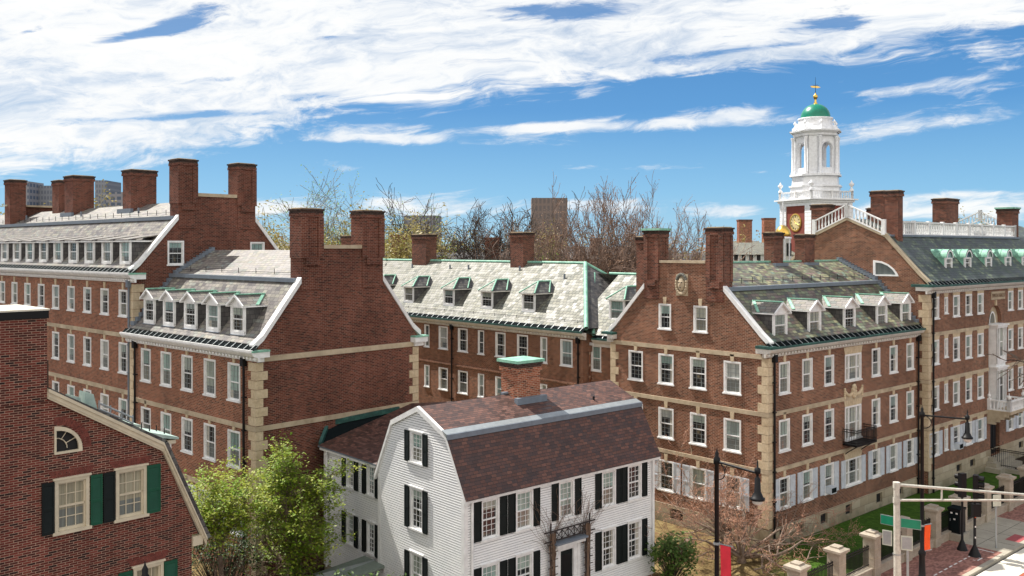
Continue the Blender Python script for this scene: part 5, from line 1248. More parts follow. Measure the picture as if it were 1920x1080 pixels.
# fence: granite piers, low wall and iron panels
FY = -5.76; FX = -6.47
def gpier():
    e = empty('fence_pier', (0, 0, 0), STR)
    b = MB(); b.box((-.33, -.33, 0), (.33, .33, 2.0), GRAN)
    for z in (.5, .98, 1.46): b.box((-.337, -.337, z), (.337, .337, z+.02), STONE)
    b.build('shaft', e)
    b = MB(); b.box((-.40, -.40, 2.0), (.40, .40, 2.08), GRAN); b.box((-.47, -.47, 2.08), (.47, .47, 2.2), GRAN)
    b.hexa([(-.45, -.45, 2.2), (.45, -.45, 2.2), (.45, .45, 2.2), (-.45, .45, 2.2), (-.28, -.28, 2.27), (.28, -.28, 2.27), (.28, .28, 2.27), (-.28, .28, 2.27)], GRAN)
    b.box((-.24, -.24, 2.27), (.24, .24, 2.35), GRAN); b.build('cap', e)
    return e
def gpanel(L_):
    e = empty('iron_railing', (0, 0, 0), STR)
    b = MB(); b.box((.335, -.2, 0), (L_-.335, .2, .42), GRAN); b.box((.335, -.25, .42), (L_-.335, .25, .52), GRAN); b.build('low_wall', e)
    b = MB(); n = int((L_-.7)/.125)
    for i in range(n):
        x = .4+i*(L_-.8)/(n-1); b.box((x-.016, -.016, .52), (x+.016, .016, 1.72 if i % 2 else 1.66), IRON)
    for z in (.62, 1.45, 1.58): b.box((.335, -.02, z), (L_-.335, .02, z+.04), IRON)
    b.build('railing', e); return e
pier0, pan0 = gpier(), gpanel(3.62)
ordn = ['nearest', 'second', 'third', 'fourth', 'fifth', 'sixth', 'seventh', 'eighth', 'ninth', 'tenth']
kp, kq = kids(pier0), kids(pan0)
for i in range(10):
    o = pier0 if i == 0 else copy_tree(pier0, None, kp); o.location = S2W(FX+i*3.62, FY)
    tag(o, 'granite fence pier with a stepped cap, %s one up the street' % ordn[i], 'fence pier', 'granite piers of the street fence')
    o = pan0 if i == 0 else copy_tree(pan0, None, kq); o.location = S2W(FX+i*3.62, FY)
    tag(o, 'black iron railing on a low granite wall, %s bay up the street' % ordn[i], 'railing', 'railings of the street fence')
o = copy_tree(pan0, None, kq); o.location = S2W(FX-3.62, FY); tag(o, 'black iron railing left of the nearest granite pier, cut by the bottom edge', 'railing', 'railings of the street fence')
# entrance railing
e = empty('entrance_railing', S2W(29.6, -.7), STR, 'tall black iron railing across the grass before the hall entrance', 'railing')
b = MB(); b.box((-.18, -5.2, 0), (.18, 0, .3), CONC); b.build('kerb_stone', e)
b = MB()
for i in range(36): y = -.1-i*.14; b.box((-.013, y-.013, .3), (.013, y+.013, 1.75), IRON)
for z in (.45, 1.55, 1.68): b.box((-.02, -5.15, z), (.02, 0, z+.045), IRON)
b.build('railing', e)
e = empty('entrance_gate', S2W(33.6, -1.2), STR, 'second iron railing beyond the hall door, at the right edge', 'railing')
b = MB()
for i in range(40): x = i*.15; b.box((x-.013, -1.5, .0), (x+.013, -1.474, 1.75), IRON)
for z in (.2, 1.5, 1.64): b.box((0, -1.51, z), (6, -1.465, z+.045), IRON)
b.build('railing', e)

# ================================================================ plants
TWMIN = .008
def branchy(b, tw, rnd, p, d, ln, r, depth, spec, ends, up=.0, kk=5):
    """grow one branch; spec = children, spread, shrink, upward pull"""
    nch, spread, shr, pull, wob = spec
    segs = 3 if depth < 2 else 4
    pts = [p.copy()]; rs = [r]; q = p.copy(); dd = d.copy()
    for i in range(segs):
        dd = (dd+Vector((rnd.uniform(-wob, wob), rnd.uniform(-wob, wob), rnd.uniform(-wob, wob)+pull))).normalized()
        q = q+dd*ln/segs; pts.append(q.copy()); rs.append(r*(1-.55*(i+1)/segs))
    mb = tw if depth <= 1 else b
    rs = [max(q_, TWMIN) for q_ in rs]
    mb.tube(pts, rs, mb.mm, 3 if depth <= 1 else (4 if depth == 2 else kk))
    if depth == 0: ends.append((pts[-1], dd)); ends.append((pts[-3], dd)); return
    for i in range(nch):
        t = (i+1.0)/nch if i < nch-1 else 1.0
        t = max(.35, t-rnd.uniform(0, .2)) if i < nch-1 else 1
        k = min(segs, max(1, int(round(t*segs)))); base = pts[k]
        ax = Vector((rnd.uniform(-1, 1), rnd.uniform(-1, 1), rnd.uniform(-1, 1))).cross(dd).normalized()
        nd = (Matrix.Rotation(R(spread)*rnd.uniform(.55, 1.2)*(1 if i < nch-1 else .4), 3, ax) @ dd).normalized()
        branchy(b, tw, rnd, base, nd, ln*shr*rnd.uniform(.8, 1.15), rs[k]*.72, depth-1, spec, ends, up, kk)
def leaf_cards(b, ends, rnd, m, n, size, spread, flat=.0):
    for p, d in ends:
        mi = b.mi(rnd.choice(m) if isinstance(m, list) else m)
        for _ in range(n):
            c = p+Vector((rnd.gauss(0, spread), rnd.gauss(0, spread), rnd.gauss(0, spread*(.35 if flat else 1))))
            u = Vector((rnd.uniform(-1, 1), rnd.uniform(-1, 1), rnd.uniform(-.6, .6)*(1-flat*.6))).normalized(); w = u.cross(Vector((rnd.uniform(-.5, .5), rnd.uniform(-.5, .5), 1))).normalized()
            s = size*rnd.uniform(.6, 1.3); k = len(b.v)
            b.v += [c-u*s, c-w*s*.55, c+u*s, c+w*s*.55]; b.f.append((k, k+1, k+2, k+3)); b.m.append(mi); b.sm.append(False); b.uv += [(0, 0), (1, 0), (1, 1), (0, 1)]
def tree(name, loc, H, seed, bark, twig, label, cat, group=None, depth=5, spec=(4, 38, .68, .05, .16), trunk=.3, rad=None, stems=4, leaf=None, lean=(0, 0), spread0=30, ln0=.34, rz=0, tmin=.024):
    global TWMIN
    TWMIN = tmin; rnd = random.Random(seed); e = empty(name, loc, rz, label, cat, group)
    b, tw = MB(), MB(); b.mm, tw.mm = bark, twig; rad = rad or H*.018; ends = []
    th = H*trunk; top = Vector((lean[0]*th, lean[1]*th, th))
    b.tube([(0, 0, 0), top*.5+Vector((.02*H*rnd.uniform(-1, 1), .02*H*rnd.uniform(-1, 1), 0)), top], [rad*1.35, rad*1.05, rad*.9], bark, 8)
    for i in range(stems):
        a = 6.2832*(i+rnd.uniform(-.25, .25))/stems; t = R(spread0)*rnd.uniform(.6, 1.25)
        d = Vector((math.sin(t)*math.cos(a), math.sin(t)*math.sin(a), math.cos(t)))
        branchy(b, tw, rnd, top-Vector((0, 0, th*.12*rnd.random())), d, H*ln0*rnd.uniform(.85, 1.1), rad*.6, depth-1, spec, ends)
    mz = sorted(v.z for v in tw.v)[int(len(tw.v)*.975)]*1.13; k_ = H/mz
    for v in b.v+tw.v: v *= k_
    ends = [(p*k_, d) for p, d in ends]
    b.build('trunk', e); cr = tw.build('crown', e)
    if leaf:
        lb = MB(); leaf_cards(lb, ends, rnd, *leaf); lb.build('foliage', e)
    TWMIN = .008; return e
def place(e, loc, rz, s, label=None, group=None, ks=None, sz=None):
    c = copy_tree(e, None, ks); c.location = loc; c.rotation_euler = (0, 0, rz); c.scale = (s, s, sz or s)
    if label: c['label'] = label
    if group: c['group'] = group
    return c
def XY(px, Yd): return ((px-960)/1695*Yd, Yd, 0)
# --- bare trees behind the centre block
tA = tree('bare_tree', XY(868, 116), 23.8, 11, BARKD, BARK, 'dark bare tree with zigzag limbs above the centre ridge, left of the brown twiggy trees', 'tree', depth=7, stems=4, trunk=.14, spec=(3, 40, .77, .02, .32), spread0=26, ln0=.2, rad=.34, tmin=.024)
tB = tree('bare_tree', XY(1110, 100), 24.5, 23, BARK, TWR, 'tallest russet bare tree, directly right of the brown tower block', 'tree', depth=7, stems=4, trunk=.14, spec=(3, 32, .74, .05, .16), spread0=26, ln0=.26, rad=.30, tmin=.02, leaf=(LFR, 1, .09, .2))
tC = tree('budding_tree', XY(598, 120), 26, 37, BARK, TWG, 'green-budding tree just above the left chimney of the dark gable', 'tree', depth=6, stems=4, trunk=.16, spec=(3, 38, .75, .02, .2), spread0=32, ln0=.25, rad=.3, tmin=.023, leaf=([LFO, LFV], 4, .13, .4))
tD = tree('twiggy_tree', XY(1260, 94), 18.5, 51, BARK, TWR, 'dense russet bare tree behind the gable between its copper-capped and right chimney', 'tree', depth=6, stems=6, trunk=.10, spec=(3, 36, .72, .03, .2), spread0=40, ln0=.30, rad=.24, tmin=.022, leaf=(LFR, 1, .10, .2))
kA, kB, kC, kD = kids(tA), kids(tB), kids(tC), kids(tD)
place(tA, XY(812, 124), 2.1, .90, 'dark bare tree at the grey tower, leftmost of the three dark zigzag trees', ks=kA); place(tA, XY(905, 132), 5.3, .95, 'dark bare tree second from the left of the zigzag trees', ks=kA); place(tA, XY(932, 118), 4.0, .96, 'dark bare tree nearest the free-standing chimney on the centre ridge', ks=kA)
for i, (px, Y_, s, rz, lab) in enumerate([(985, 112, .86, 1.1, 'russet bare tree before the brown tower block'), (1165, 104, 1.02, 3.9, 'russet bare tree above the hip end of the pale roof'), (1215, 104, .93, 5.2, 'russet bare tree above the copper-capped chimney'), (1283, 108, .90, .4, 'russet bare tree rising furthest right, beside the open sky')]):
    place(tB, XY(px, Y_), rz, s, lab, ks=kB)
for i, (px, Y_, s, rz, lab) in enumerate([(1010, 98, .95, 1.1, 'low dense twiggy tree right of the ridge chimney'), (1085, 95, .97, 2.9, 'low dense twiggy tree at the hip end of the pale roof'), (1330, 98, .92, 5.6, 'low dense twiggy tree beside the right gable chimney'), (955, 104, .88, 3.4, 'low reddish twiggy tree left of the brown tower block')]):
    place(tD, XY(px, Y_), rz, s, lab, ks=kD)
for i, (px, Y_, s, rz, lab) in enumerate([(695, 125, 1.0, 2.2, 'green-budding tree above the right chimney of the dark gable'), (740, 118, .85, 4.1, 'green-budding tree left of the grey tower'), (655, 140, .95, .7, 'green-budding tree between the two chimneys of the dark gable')]): place(tC, XY(px, Y_), rz, s, lab, ks=kC)
# --- olive background trees
tE = tree('olive_tree', XY(520, 110), 17.5, 71, BARK, TWO, 'olive budding tree beyond the dark gable', 'tree', 'olive trees beyond the roofs', depth=5, stems=6, trunk=.1, spec=(4, 40, .70, .02, .15), spread0=40, ln0=.34, rad=.2, tmin=.023, leaf=(LFO, 7, .22, .5))
kE = kids(tE); rnd = random.Random(5)
for px, Y_, s in ((490, 130, 1.1), (555, 125, 1.15), (620, 112, 1.0), (650, 105, 1.05), (720, 108, 1.0), (770, 130, 1.1), (830, 125, 1.1), (875, 140, 1.15), (930, 135, 1.1), (40, 140, 1.35), (75, 135, 1.35), (100, 140, 1.3), (1922, 190, 1.35), (1380, 150, 1.0), (1350, 140, 1.0), (1410, 190, 1.1)):
    place(tE, XY(px, Y_), rnd.uniform(0, 6), s*rnd.uniform(.93, 1.05), 'olive budding tree beyond the dormitory roofs', ks=kE)
tE['label'] = 'olive budding tree beyond the dormitory roofs'
o = place(tE, XY(912, 112), 1, .9, 'vivid green tree between the dark bare trees and the ridge chimney', 'green tree', ks=kE)
for c in kids(o):
    if 'foliage' in c.name:
        c.data = c.data.copy(); c.data.materials[0] = LFV
# far treeline as one wooded mass
rnd = random.Random(8); b, tw = MB(), MB(); b.mm = tw.mm = TWR; lb = MB()
for i in range(230):
    px = rnd.uniform(-200, 2150); Yd = rnd.uniform(170, 300); x, y, _ = XY(px, Yd); h = rnd.uniform(15, 21)*(.8+Yd/700)
    m = rnd.choice([LFR, LFO, LFO, LFR, LFP]); ends = []
    for k in range(60):
        a = rnd.uniform(0, 6.28); r_ = rnd.uniform(0, 5); ends.append((Vector((x+r_*math.cos(a), y+r_*math.sin(a), h*rnd.uniform(.25, 1)*(1-r_*.05))), None))
    leaf_cards(lb, ends, rnd, m, 5, .42, .9)
    b.tube([(x, y, 0), (x, y, h*.8)], [.3, .08], BARK, 4)
o = lb.build('far_wood'); tag(o, 'hazy russet and olive wood along the horizon', 'wood', kind='stuff')
o = b.build('far_trunks'); tag(o, 'trunks of the wood along the horizon', 'wood', kind='stuff')

# --- white blossom tree near the far white building
tree('blossom_tree', XY(1395, 92), 15.0, 81, BARKL, mat('pale_twigs', (.45, .40, .36), .9), 'pale twiggy tree in front of the white rooms beyond the right gable', 'tree', depth=5, stems=5, trunk=.3, spec=(4, 40, .66, .0, .2), spread0=42, ln0=.22, rad=.16, tmin=.02)

# --- Japanese maple in the yard before the gable
rnd = random.Random(19); e = empty('maple_tree', (12.6, 49.6, 0), 0, 'wide low bare maple with pinkish twigs at the corner of the right dormitory', 'tree')
b, tw = MB(), MB(); b.mm, tw.mm = BARKL, mat('pink_brown_twigs', (.36, .20, .14), .9); ends = []
for a, el, ln in ((2.8, 42, 3.5), (3.3, 52, 3.3), (2.2, 64, 3.1), (1.2, 66, 2.9), (.5, 48, 3.2), (.15, 36, 3.6), (-.25, 24, 3.8), (-.7, 40, 3.0), (3.9, 45, 2.9), (.75, 30, 3.6), (4.6, 60, 2.8), (2.9, 30, 3.2)):
    d = Vector((math.cos(a)*math.cos(R(el)), math.sin(a)*math.cos(R(el)), math.sin(R(el))))
    branchy(b, tw, rnd, Vector((0, 0, .25)), d, ln, .11, 5, (3, 42, .66, .0, .28), ends)
b.tube([(0, 0, 0), (0, 0, .5)], [.26, .2], BARKL, 9); b.build('trunk', e); tw.build('crown', e)
lb = MB(); leaf_cards(lb, [q for q in ends if rnd.random() < .9], rnd, LFP, 2, .042, .08, .5); lb.build('buds', e)
LFM = leafm('mid_green_leaf', (.055, .12, .018), (.12, .20, .03), .3)
# --- bright green trees between the brick houses
rnd = random.Random(29); e = empty('leafy_tree', (-13.1, 40.6, 0), 0, 'bright yellow-green young tree beside the near house gable', 'tree')
b, tw = MB(), MB(); b.mm, tw.mm = BARKL, BARKL; ends = []
for k in range(7):
    a = k*.9+.3; el = rnd.uniform(48, 80); d = Vector((math.cos(a)*math.cos(R(el)), math.sin(a)*math.cos(R(el)), math.sin(R(el))))
    branchy(b, tw, rnd, Vector((0, 0, 3.7)), d, 1.95, .07, 3, (4, 44, .68, .0, .25), ends)
b.tube([(0, 0, 0), (.1, 0, 1.6), (0, 0, 3.4)], [.14, .12, .1], BARKL, 8); b.build('trunk', e); tw.build('crown', e)
lb = MB(); leaf_cards(lb, ends, rnd, [LFY, LFY, LFV], 13, .072, .19, .5); lb.build('foliage', e)
rnd = random.Random(31); e = empty('leafy_tree', (-10.6, 43.0, 0), 0, 'larger fresh-green multi-stemmed tree before the blank dark gable and white ell', 'tree')
b, tw = MB(), MB(); b.mm, tw.mm = BARKL, BARKL; ends = []
for k in range(13):
    a = k*1.03; el = rnd.uniform(40, 84); d = Vector((math.cos(a)*math.cos(R(el)), math.sin(a)*math.cos(R(el)), math.sin(R(el))))
    branchy(b, tw, rnd, Vector((0, 0, .8+.36*k)), d, 2.0*(1.05-.02*k), .075, 3, (4, 44, .68, .0, .25), ends)
b.tube([(0, 0, 0), (.15, 0, 2.6), (0, .1, 5.6)], [.17, .13, .07], BARKL, 8); b.build('trunk', e); tw.build('crown', e)
lb = MB(); leaf_cards(lb, [q for q in ends if q[0].z > 2.6], rnd, [LFG, LFG, LFY, LFV], 10, .08, .20, .5); leaf_cards(lb, [q for q in ends if q[0].z <= 2.6], rnd, [LFG, LFG, LFM], 10, .08, .22, .5); lb.build('foliage', e)
# --- shrubs
def shrub(name, loc, h, w, seed, m, label, n=260, size=.11, squash=1.0, cards=5):
    rnd = random.Random(seed); e = empty(name, loc, 0, label, 'shrub'); b = MB(); ends = []
    lobes = [(rnd.uniform(-.5, .5)*w, rnd.uniform(-.5, .5)*w, rnd.uniform(.3, .8)*h, rnd.uniform(.28, .45)*w) for _ in range(9)]
    for i in range(n):
        l = rnd.choice(lobes); a = rnd.uniform(0, 6.28); c_ = rnd.uniform(-.5, 1); s_ = math.sqrt(max(0, 1-c_*c_))
        r_ = l[3]*rnd.uniform(.8, 1.1); p = Vector((l[0]+r_*s_*math.cos(a), l[1]+r_*s_*math.sin(a), max(.1, l[2]+r_*c_)))
        ends.append((p, None))
        if i % 6 == 0: b.tube([(0, 0, 0), p*.5+Vector((0, 0, .1)), p], [.03, .02, .008], BARK, 4)
    b.build('stem', e); lb = MB(); leaf_cards(lb, ends, rnd, m, cards, size, .13); lb.build('foliage', e); return e
shrub('rhododendron', (8.15, 46.1, 0), 2.55, 1.9, 3, LFD, 'rounded dark green evergreen shrub at the right end of the white house', 420)
shrub('rhododendron', (-5.7, 37.9, 0), 3.3, 2.6, 4, LFD, 'glossy green shrub at the foot of the white house gable, cut by the bottom edge', 420, .13)
shrub('evergreen_shrub', (-13.6, 42.6, 0), 4.6, 2.2, 6, leafm('yew_needles', (.02, .055, .012), (.05, .10, .02), .1), 'dark green evergreen shrub behind the dry brush', 600, .07)
rnd = random.Random(77); e = empty('dry_brush', (-12.3, 39.6, 0), 0, 'tangled leafless brush beside the near brick house', 'shrub')
b, tw = MB(), MB(); b.mm, tw.mm = BARKL, VINE; ends = []
for k in range(16):
    a = rnd.uniform(0, 6.28); r_ = rnd.uniform(0, 1.6)
    branchy(b, tw, rnd, Vector((r_*math.cos(a), r_*math.sin(a), .2)), Vector((rnd.uniform(-.5, .5), rnd.uniform(-.5, .5), 1)).normalized(), 2.1, .05, 3, (4, 50, .62, -.02, .35), ends)
b.build('trunk', e); tw.build('crown', e)
# fallen stems on the lawn, west side
for i, (x, y, ln, a) in enumerate(((-2.3, -3.2, 3.2, .3), (-3.8, -1.6, 1.6, -.4))):
    rnd = random.Random(90+i); b, tw = MB(), MB(); b.mm = tw.mm = BARKL; ends = []
    branchy(b, b, rnd, Vector((0, 0, .25)), Vector((math.cos(a), math.sin(a), .06)).normalized(), ln, .05, 2, (3, 38, .5, .02, .2), ends); o = b.build('fallen_branch', None, S2W(x, y)); o.rotation_euler = (0, 0, STR)
    tag(o, ['long pale fallen branch on the lawn before the corner quoins', 'short pale branch lying near the maple foot'][i], 'branch')
# plank on the yard
b = MB(); b.box((-1.1, -.12, .0), (1.1, .12, .12), BARKL); o = b.build('plank', None, (9.9, 52.3, .05), R(55)); tag(o, 'weathered timber plank in the dry grass under the gable', 'plank')
# vines on the white house
rnd = random.Random(61); e = empty('dead_vine', (-2.02, 38.45, 0), R(90-48.9), 'leafless brown vine climbing round the white house door and up to the eave', 'vine')
b = MB()
for x0 in (4.95, 7.2):
    for k in range(20):
        p = Vector((x0+rnd.uniform(-.14, .14), -.26+rnd.uniform(-.06, .05), .3)); pts = [p.copy()]
        while p.z < 3.9: p = p+Vector((rnd.uniform(-.09, .09)+(x0-p.x)*.25, rnd.uniform(-.02, .02), .32)); pts.append(p.copy())
        b.tube(pts, rnd.uniform(.012, .03), VINE, 4)
    for k in range(34):
        p = Vector((x0+rnd.uniform(-.2, .2), -.2, rnd.uniform(3.2, 4.0))); d = Vector((rnd.uniform(-1, 1), 0, rnd.uniform(.1, 1.2))).normalized(); pts = [p.copy()]
        for j in range(rnd.randint(5, 13)):
            d = (d+Vector((rnd.uniform(-.45, .45), 0, rnd.uniform(-.3, .42)))).normalized(); p = p+d*.2; p.y = -.09-.06*rnd.random()
            if p.z > 6.3: break
            pts.append(p.copy())
        if len(pts) > 1: b.tube(pts, [.014]+[.008]*(len(pts)-1), VINE, 3)
b.build('stem', e)
# street tree reaching in from the right edge
tree('street_tree', (37.2, 57.5, 0), 13.0, 97, BARKD, TWG, 'bare street tree whose twigs reach in at the right edge', 'tree', depth=5, stems=5, trunk=.42, spec=(3, 42, .66, .0, .22), spread0=58, ln0=.22, rad=.2, lean=(0, 0))

# --- a passer-by beyond the brush
def person():
    e = empty('person', (-13.75, 43.4, 0), R(150), 'person in dark clothes standing behind the leafless brush', 'person')
    J = [(0, 0, .95, .15), (0, 0, 1.2, .145), (0, 0, 1.42, .16), (0, 0, 1.52, .06), (0, .01, 1.60, .075), (0, .0, 1.70, .10), (0, .01, 1.76, .06)]
    v = [j[:3] for j in J]; r = [j[3] for j in J]; ed = [(i, i+1) for i in range(6)]
    for s in (-1, 1):
        k = len(v); v += [(s*.18, 0, 1.42), (s*.25, .03, 1.14), (s*.22, -.12, .93), (s*.21, -.16, .84)]; r += [.065, .05, .038, .04]; ed += [(2, k), (k, k+1), (k+1, k+2), (k+2, k+3)]
        k = len(v); v += [(s*.10, 0, .86), (s*.11, -.02, .48), (s*.11, .02, .08), (s*.12, -.12, .04)]; r += [.095, .065, .045, .04]; ed += [(0, k), (k, k+1), (k+1, k+2), (k+2, k+3)]
    me = bpy.data.meshes.new('body'); me.from_pydata(v, ed, []); o = bpy.data.objects.new('body', me); COL.objects.link(o); o.parent = e
    sk = o.modifiers.new('skin', 'SKIN'); o.modifiers.new('sub', 'SUBSURF').levels = 2; o.modifiers['sub'].render_levels = 2
    for i, sv in enumerate(me.skin_vertices[0].data): sv.radius = (r[i], r[i]); sv.use_root = (i == 0)
    me.materials.append(SKIN)
    b = MB(); b.lathe([(.17, .75), (.2, .95), (.19, 1.2), (.22, 1.36), (.17, 1.47), (.07, 1.53)], CLOTH, 14)
    for s in (-1, 1): b.tube([(s*.17, 0, 1.43), (s*.26, .03, 1.14), (s*.22, -.12, .93)], [.085, .07, .055], CLOTH, 8)
    b.build('jacket', e)
    b = MB()
    for s in (-1, 1): b.tube([(s*.1, 0, .92), (s*.11, -.02, .48), (s*.11, .02, .07)], [.13, .09, .07], CLOTH, 8)
    b.build('trousers', e)
    b = MB(); blobmesh(b, (0, .025, 1.735), (.098, .105, .095), HAIR, 10); b.build('hair', e)
person()

# ================================================================ towers and far buildings
def ngon(r, n, a0=0): return [(r*math.cos(a0+6.2832*i/n), r*math.sin(a0+6.2832*i/n)) for i in range(n)]
YT = 130.; sT = YT/1695; TX = (1529-960)*sT
def zt(py): return 17.2+(466-py)*sT
e = empty('clock_tower', (TX, YT, 0), R(20), 'white bell tower with a green dome, gold finial and clock', 'tower')
TW = MAT_T = mat('tower_white_paint', (.84, .85, .87), .5)
hw = 3.4
b = MB(); b.box((-hw, -hw, 0), (hw, hw, zt(385)), mat('tower_red_brick', (.20, .045, .03), .85))
b.build('brick_shaft', e)
b = MB()
for sx in (-1, 1):
    for sy in (-1, 1):
        b.box((sx*hw*.62 if sx > 0 else -hw-.12, sy*hw*.62 if sy > 0 else -hw-.12, 0), (hw+.12 if sx > 0 else -hw*.62, hw+.12 if sy > 0 else -hw*.62, zt(385)), TW)
        for k in range(16):
            z = zt(385)-.55*k; b.box((sx*hw*.6 if sx > 0 else -hw-.135, sy*hw*.6 if sy > 0 else -hw-.135, z), (hw+.135 if sx > 0 else -hw*.6, hw+.135 if sy > 0 else -hw*.6, z-.05), CORN)
b.build('corner_pier', e)
b = MB()
for z0, z1, ov in ((zt(387), zt(381), .15), (zt(381), zt(377), .35), (zt(377), zt(374.5), .7)): b.box((-hw-ov, -hw-ov, z0), (hw+ov, hw+ov, z1), TW)
b.build('lower_cornice', e)
b = MB()
for (p0, p1) in (((-1, -1), (1, -1)), ((1, -1), (1, 1)), ((1, 1), (-1, 1)), ((-1, 1), (-1, -1))):
    a = Vector((p0[0]*(hw+.1), p0[1]*(hw+.1), zt(374.5))); c = Vector((p1[0]*(hw+.1), p1[1]*(hw+.1), zt(374.5))); balus(b, a, c, zt(360)-zt(374.5), 2, step=.4)
b.build('balustrade', e)
def urn(b, c, s=1.0, m=None): b.lathe([(.32*s, 0), (.32*s, .25*s), (.16*s, .4*s), (.12*s, .6*s), (.38*s, .95*s), (.42*s, 1.15*s), (.2*s, 1.3*s), (.12*s, 1.5*s), (.0, 1.75*s)], m or TW, 10, c)
for sx in (-1, 1):
    for sy in (-1, 1): b = MB(); urn(b, (sx*(hw+.05), sy*(hw+.05), zt(360)), .9); b.build('urn', e)
b = MB()
R1_ = 3.4
def oct_stage(b, r0, r1, z0, z1, m): b.lathe([(r0, z0), (r1, z1)], m, 8, a0=R(22.5), smooth=False)
oct_stage(b, R1_+.25, R1_+.15, zt(374), zt(352), TW); oct_stage(b, R1_+.4, R1_+.4, zt(352), zt(349), TW); oct_stage(b, R1_+.0, R1_-.1, zt(349), zt(332), TW); oct_stage(b, R1_+.3, R1_+.3, zt(332), zt(328), TW)
b.face([(x, y, zt(328)) for x, y in ngon(R1_+.3, 8, R(22.5))], TW); b.face([(x, y, zt(352)) for x, y in ngon(R1_+.4, 8, R(22.5))], TW)
b.build('octagonal_base', e)
# belfry: four arched faces between corner piers, open through
b = MB(); rb = 2.95; z0, z1 = zt(328), zt(254); zs = zt(281)
for k in range(8):
    a = 6.2832*k/8; n = Vector((math.cos(a), math.sin(a), 0)); s = Vector((-n.y, n.x, 0)); ap = 2.5 if k % 2 == 0 else 2.78; hwid = 1.62 if k % 2 == 0 else .60
    arched = (k % 2 == 0)
    def F_(u, z, o=0): return tuple(n*(ap+o)+s*u+Vector((0, 0, z)))
    if arched:
        ow = .88; out = [(-hwid, z0), (hwid, z0), (hwid, z1), (-hwid, z1)]
        hole = [(-ow, z0+.9), (ow, z0+.9), (ow, zs)]+[(ow*math.cos(math.pi*i/10), zs+ow*math.sin(math.pi*i/10)) for i in range(1, 10)]+[(-ow, zs)]
        vs = [Vector(p_) for p_ in out+hole]; es = [(i, (i+1) % 4) for i in range(4)]+[(4+i, 4+(i+1) % len(hole)) for i in range(len(hole))]
        r_ = delaunay_2d_cdt(vs, es, [], 0, 1e-5)
        for f in r_[2]:
            c = sum((r_[0][i] for i in f), Vector((0, 0)))/3
            if inpoly(c.x, c.y, out) and not inpoly(c.x, c.y, hole):
                b.face([F_(*r_[0][i]) for i in f], TW); b.face([F_(*r_[0][i], -.5) for i in f], TW)
        for i in range(len(hole)):
            p_, q_ = hole[i], hole[(i+1) % len(hole)]; b.face([F_(*p_), F_(*q_), F_(*q_, -.5), F_(*p_, -.5)], TW)
        for i in range(12):      # archivolt
            a0, a1 = math.pi*i/12, math.pi*(i+1)/12
            b.hexa([F_(r*math.cos(t), zs+r*math.sin(t), o) for o in (0, .1) for r, t in ((ow+.05, a0), (ow+.28, a0), (ow+.28, a1), (ow+.05, a1))], TW)
        for u in (-.6, -.3, 0, .3, .6): b.lathe([(.05, 0), (.08, .25), (.05, .6)], TW, 6, F_(u, z0+.15, -.2))
        b.hexa([F_(u, z, o) for z in (z0+.72, z0+.86) for u, o in ((-ow, -.32), (ow, -.32), (ow, -.05), (-ow, -.05))], TW)
    else:
        b.face([F_(-hwid, z0), F_(hwid, z0), F_(hwid, z1), F_(-hwid, z1)], TW)
    for u in (-hwid+.28, hwid-.28) if arched else ():
        b.lathe([(.3, 0), (.3, .3), (.22, .4), (.2, z1-z0-.8), (.3, z1-z0-.5), (.3, z1-z0-.35)], TW, 10, Vector(F_(u*1.06, z0, .30)))
b.build('belfry', e)
b = MB(); oct_stage(b, rb+.25, rb+.3, zt(257), zt(252), TW); oct_stage(b, rb+.45, rb+.5, zt(252), zt(249.5), TW); oct_stage(b, rb+.7, rb+.75, zt(249.5), zt(247), TW)
for z in (zt(247), zt(249.5)): b.face([(x, y, z) for x, y in ngon(rb+.75, 8, R(22.5))], TW)
b.face([(x, y, zt(257)) for x, y in ngon(rb+.25, 8, R(22.5))], TW); b.build('upper_cornice', e)
b = MB()
for k in range(8): b = MB(); a = 6.2832*(k+.5)/8; b.box((2.9*math.cos(a)-.3, 2.9*math.sin(a)-.3, zt(247)), (2.9*math.cos(a)+.3, 2.9*math.sin(a)+.3, zt(241)), TW); urn(b, (2.9*math.cos(a), 2.9*math.sin(a), zt(241)), .62); b.build('urn', e)
b = MB(); b.lathe([(2.75, zt(247)), (2.6, zt(240)), (2.4, zt(238)), (2.3, zt(226)), (2.42, zt(225)), (2.42, zt(222.5)), (2.1, zt(222))], TW, 28); b.build('drum', e)
b = MB(); rd = 2.05; b.lathe([(rd*1.0, zt(222.5))]+[(rd*math.cos(t), zt(221)+(zt(195)-zt(221))*math.sin(t)) for t in [i*math.pi/2/12 for i in range(13)]], DOME, 32); b.build('dome', e)
b = MB(); b.lathe([(.42, zt(198.5)), (.3, zt(195)), (.13, zt(190)), (.18, zt(188.5)), (.1, zt(187.5)), (.22, zt(185.5)), (.34, zt(182)), (.3, zt(179)), (.1, zt(176.5)), (.05, zt(174))], GOLD, 14); b.build('finial', e)
b = MB(); b.tube([(0, 0, zt(176)), (0, 0, zt(145))], [.045, .018], IRON, 5); b.tube([(-.55, .0, zt(160)), (.55, 0, zt(160))], .02, IRON, 4); b.tube([(0, -.5, zt(160)), (0, .5, zt(160))], .02, IRON, 4)
b.prism([(-.9, -.02, zt(162)), (.3, -.02, zt(161)), (.9, -.02, zt(163)), (.3, -.02, zt(165)), (-.7, -.02, zt(164.5))], (0, .05, 0), GOLD); b.build('weather_vane', e)
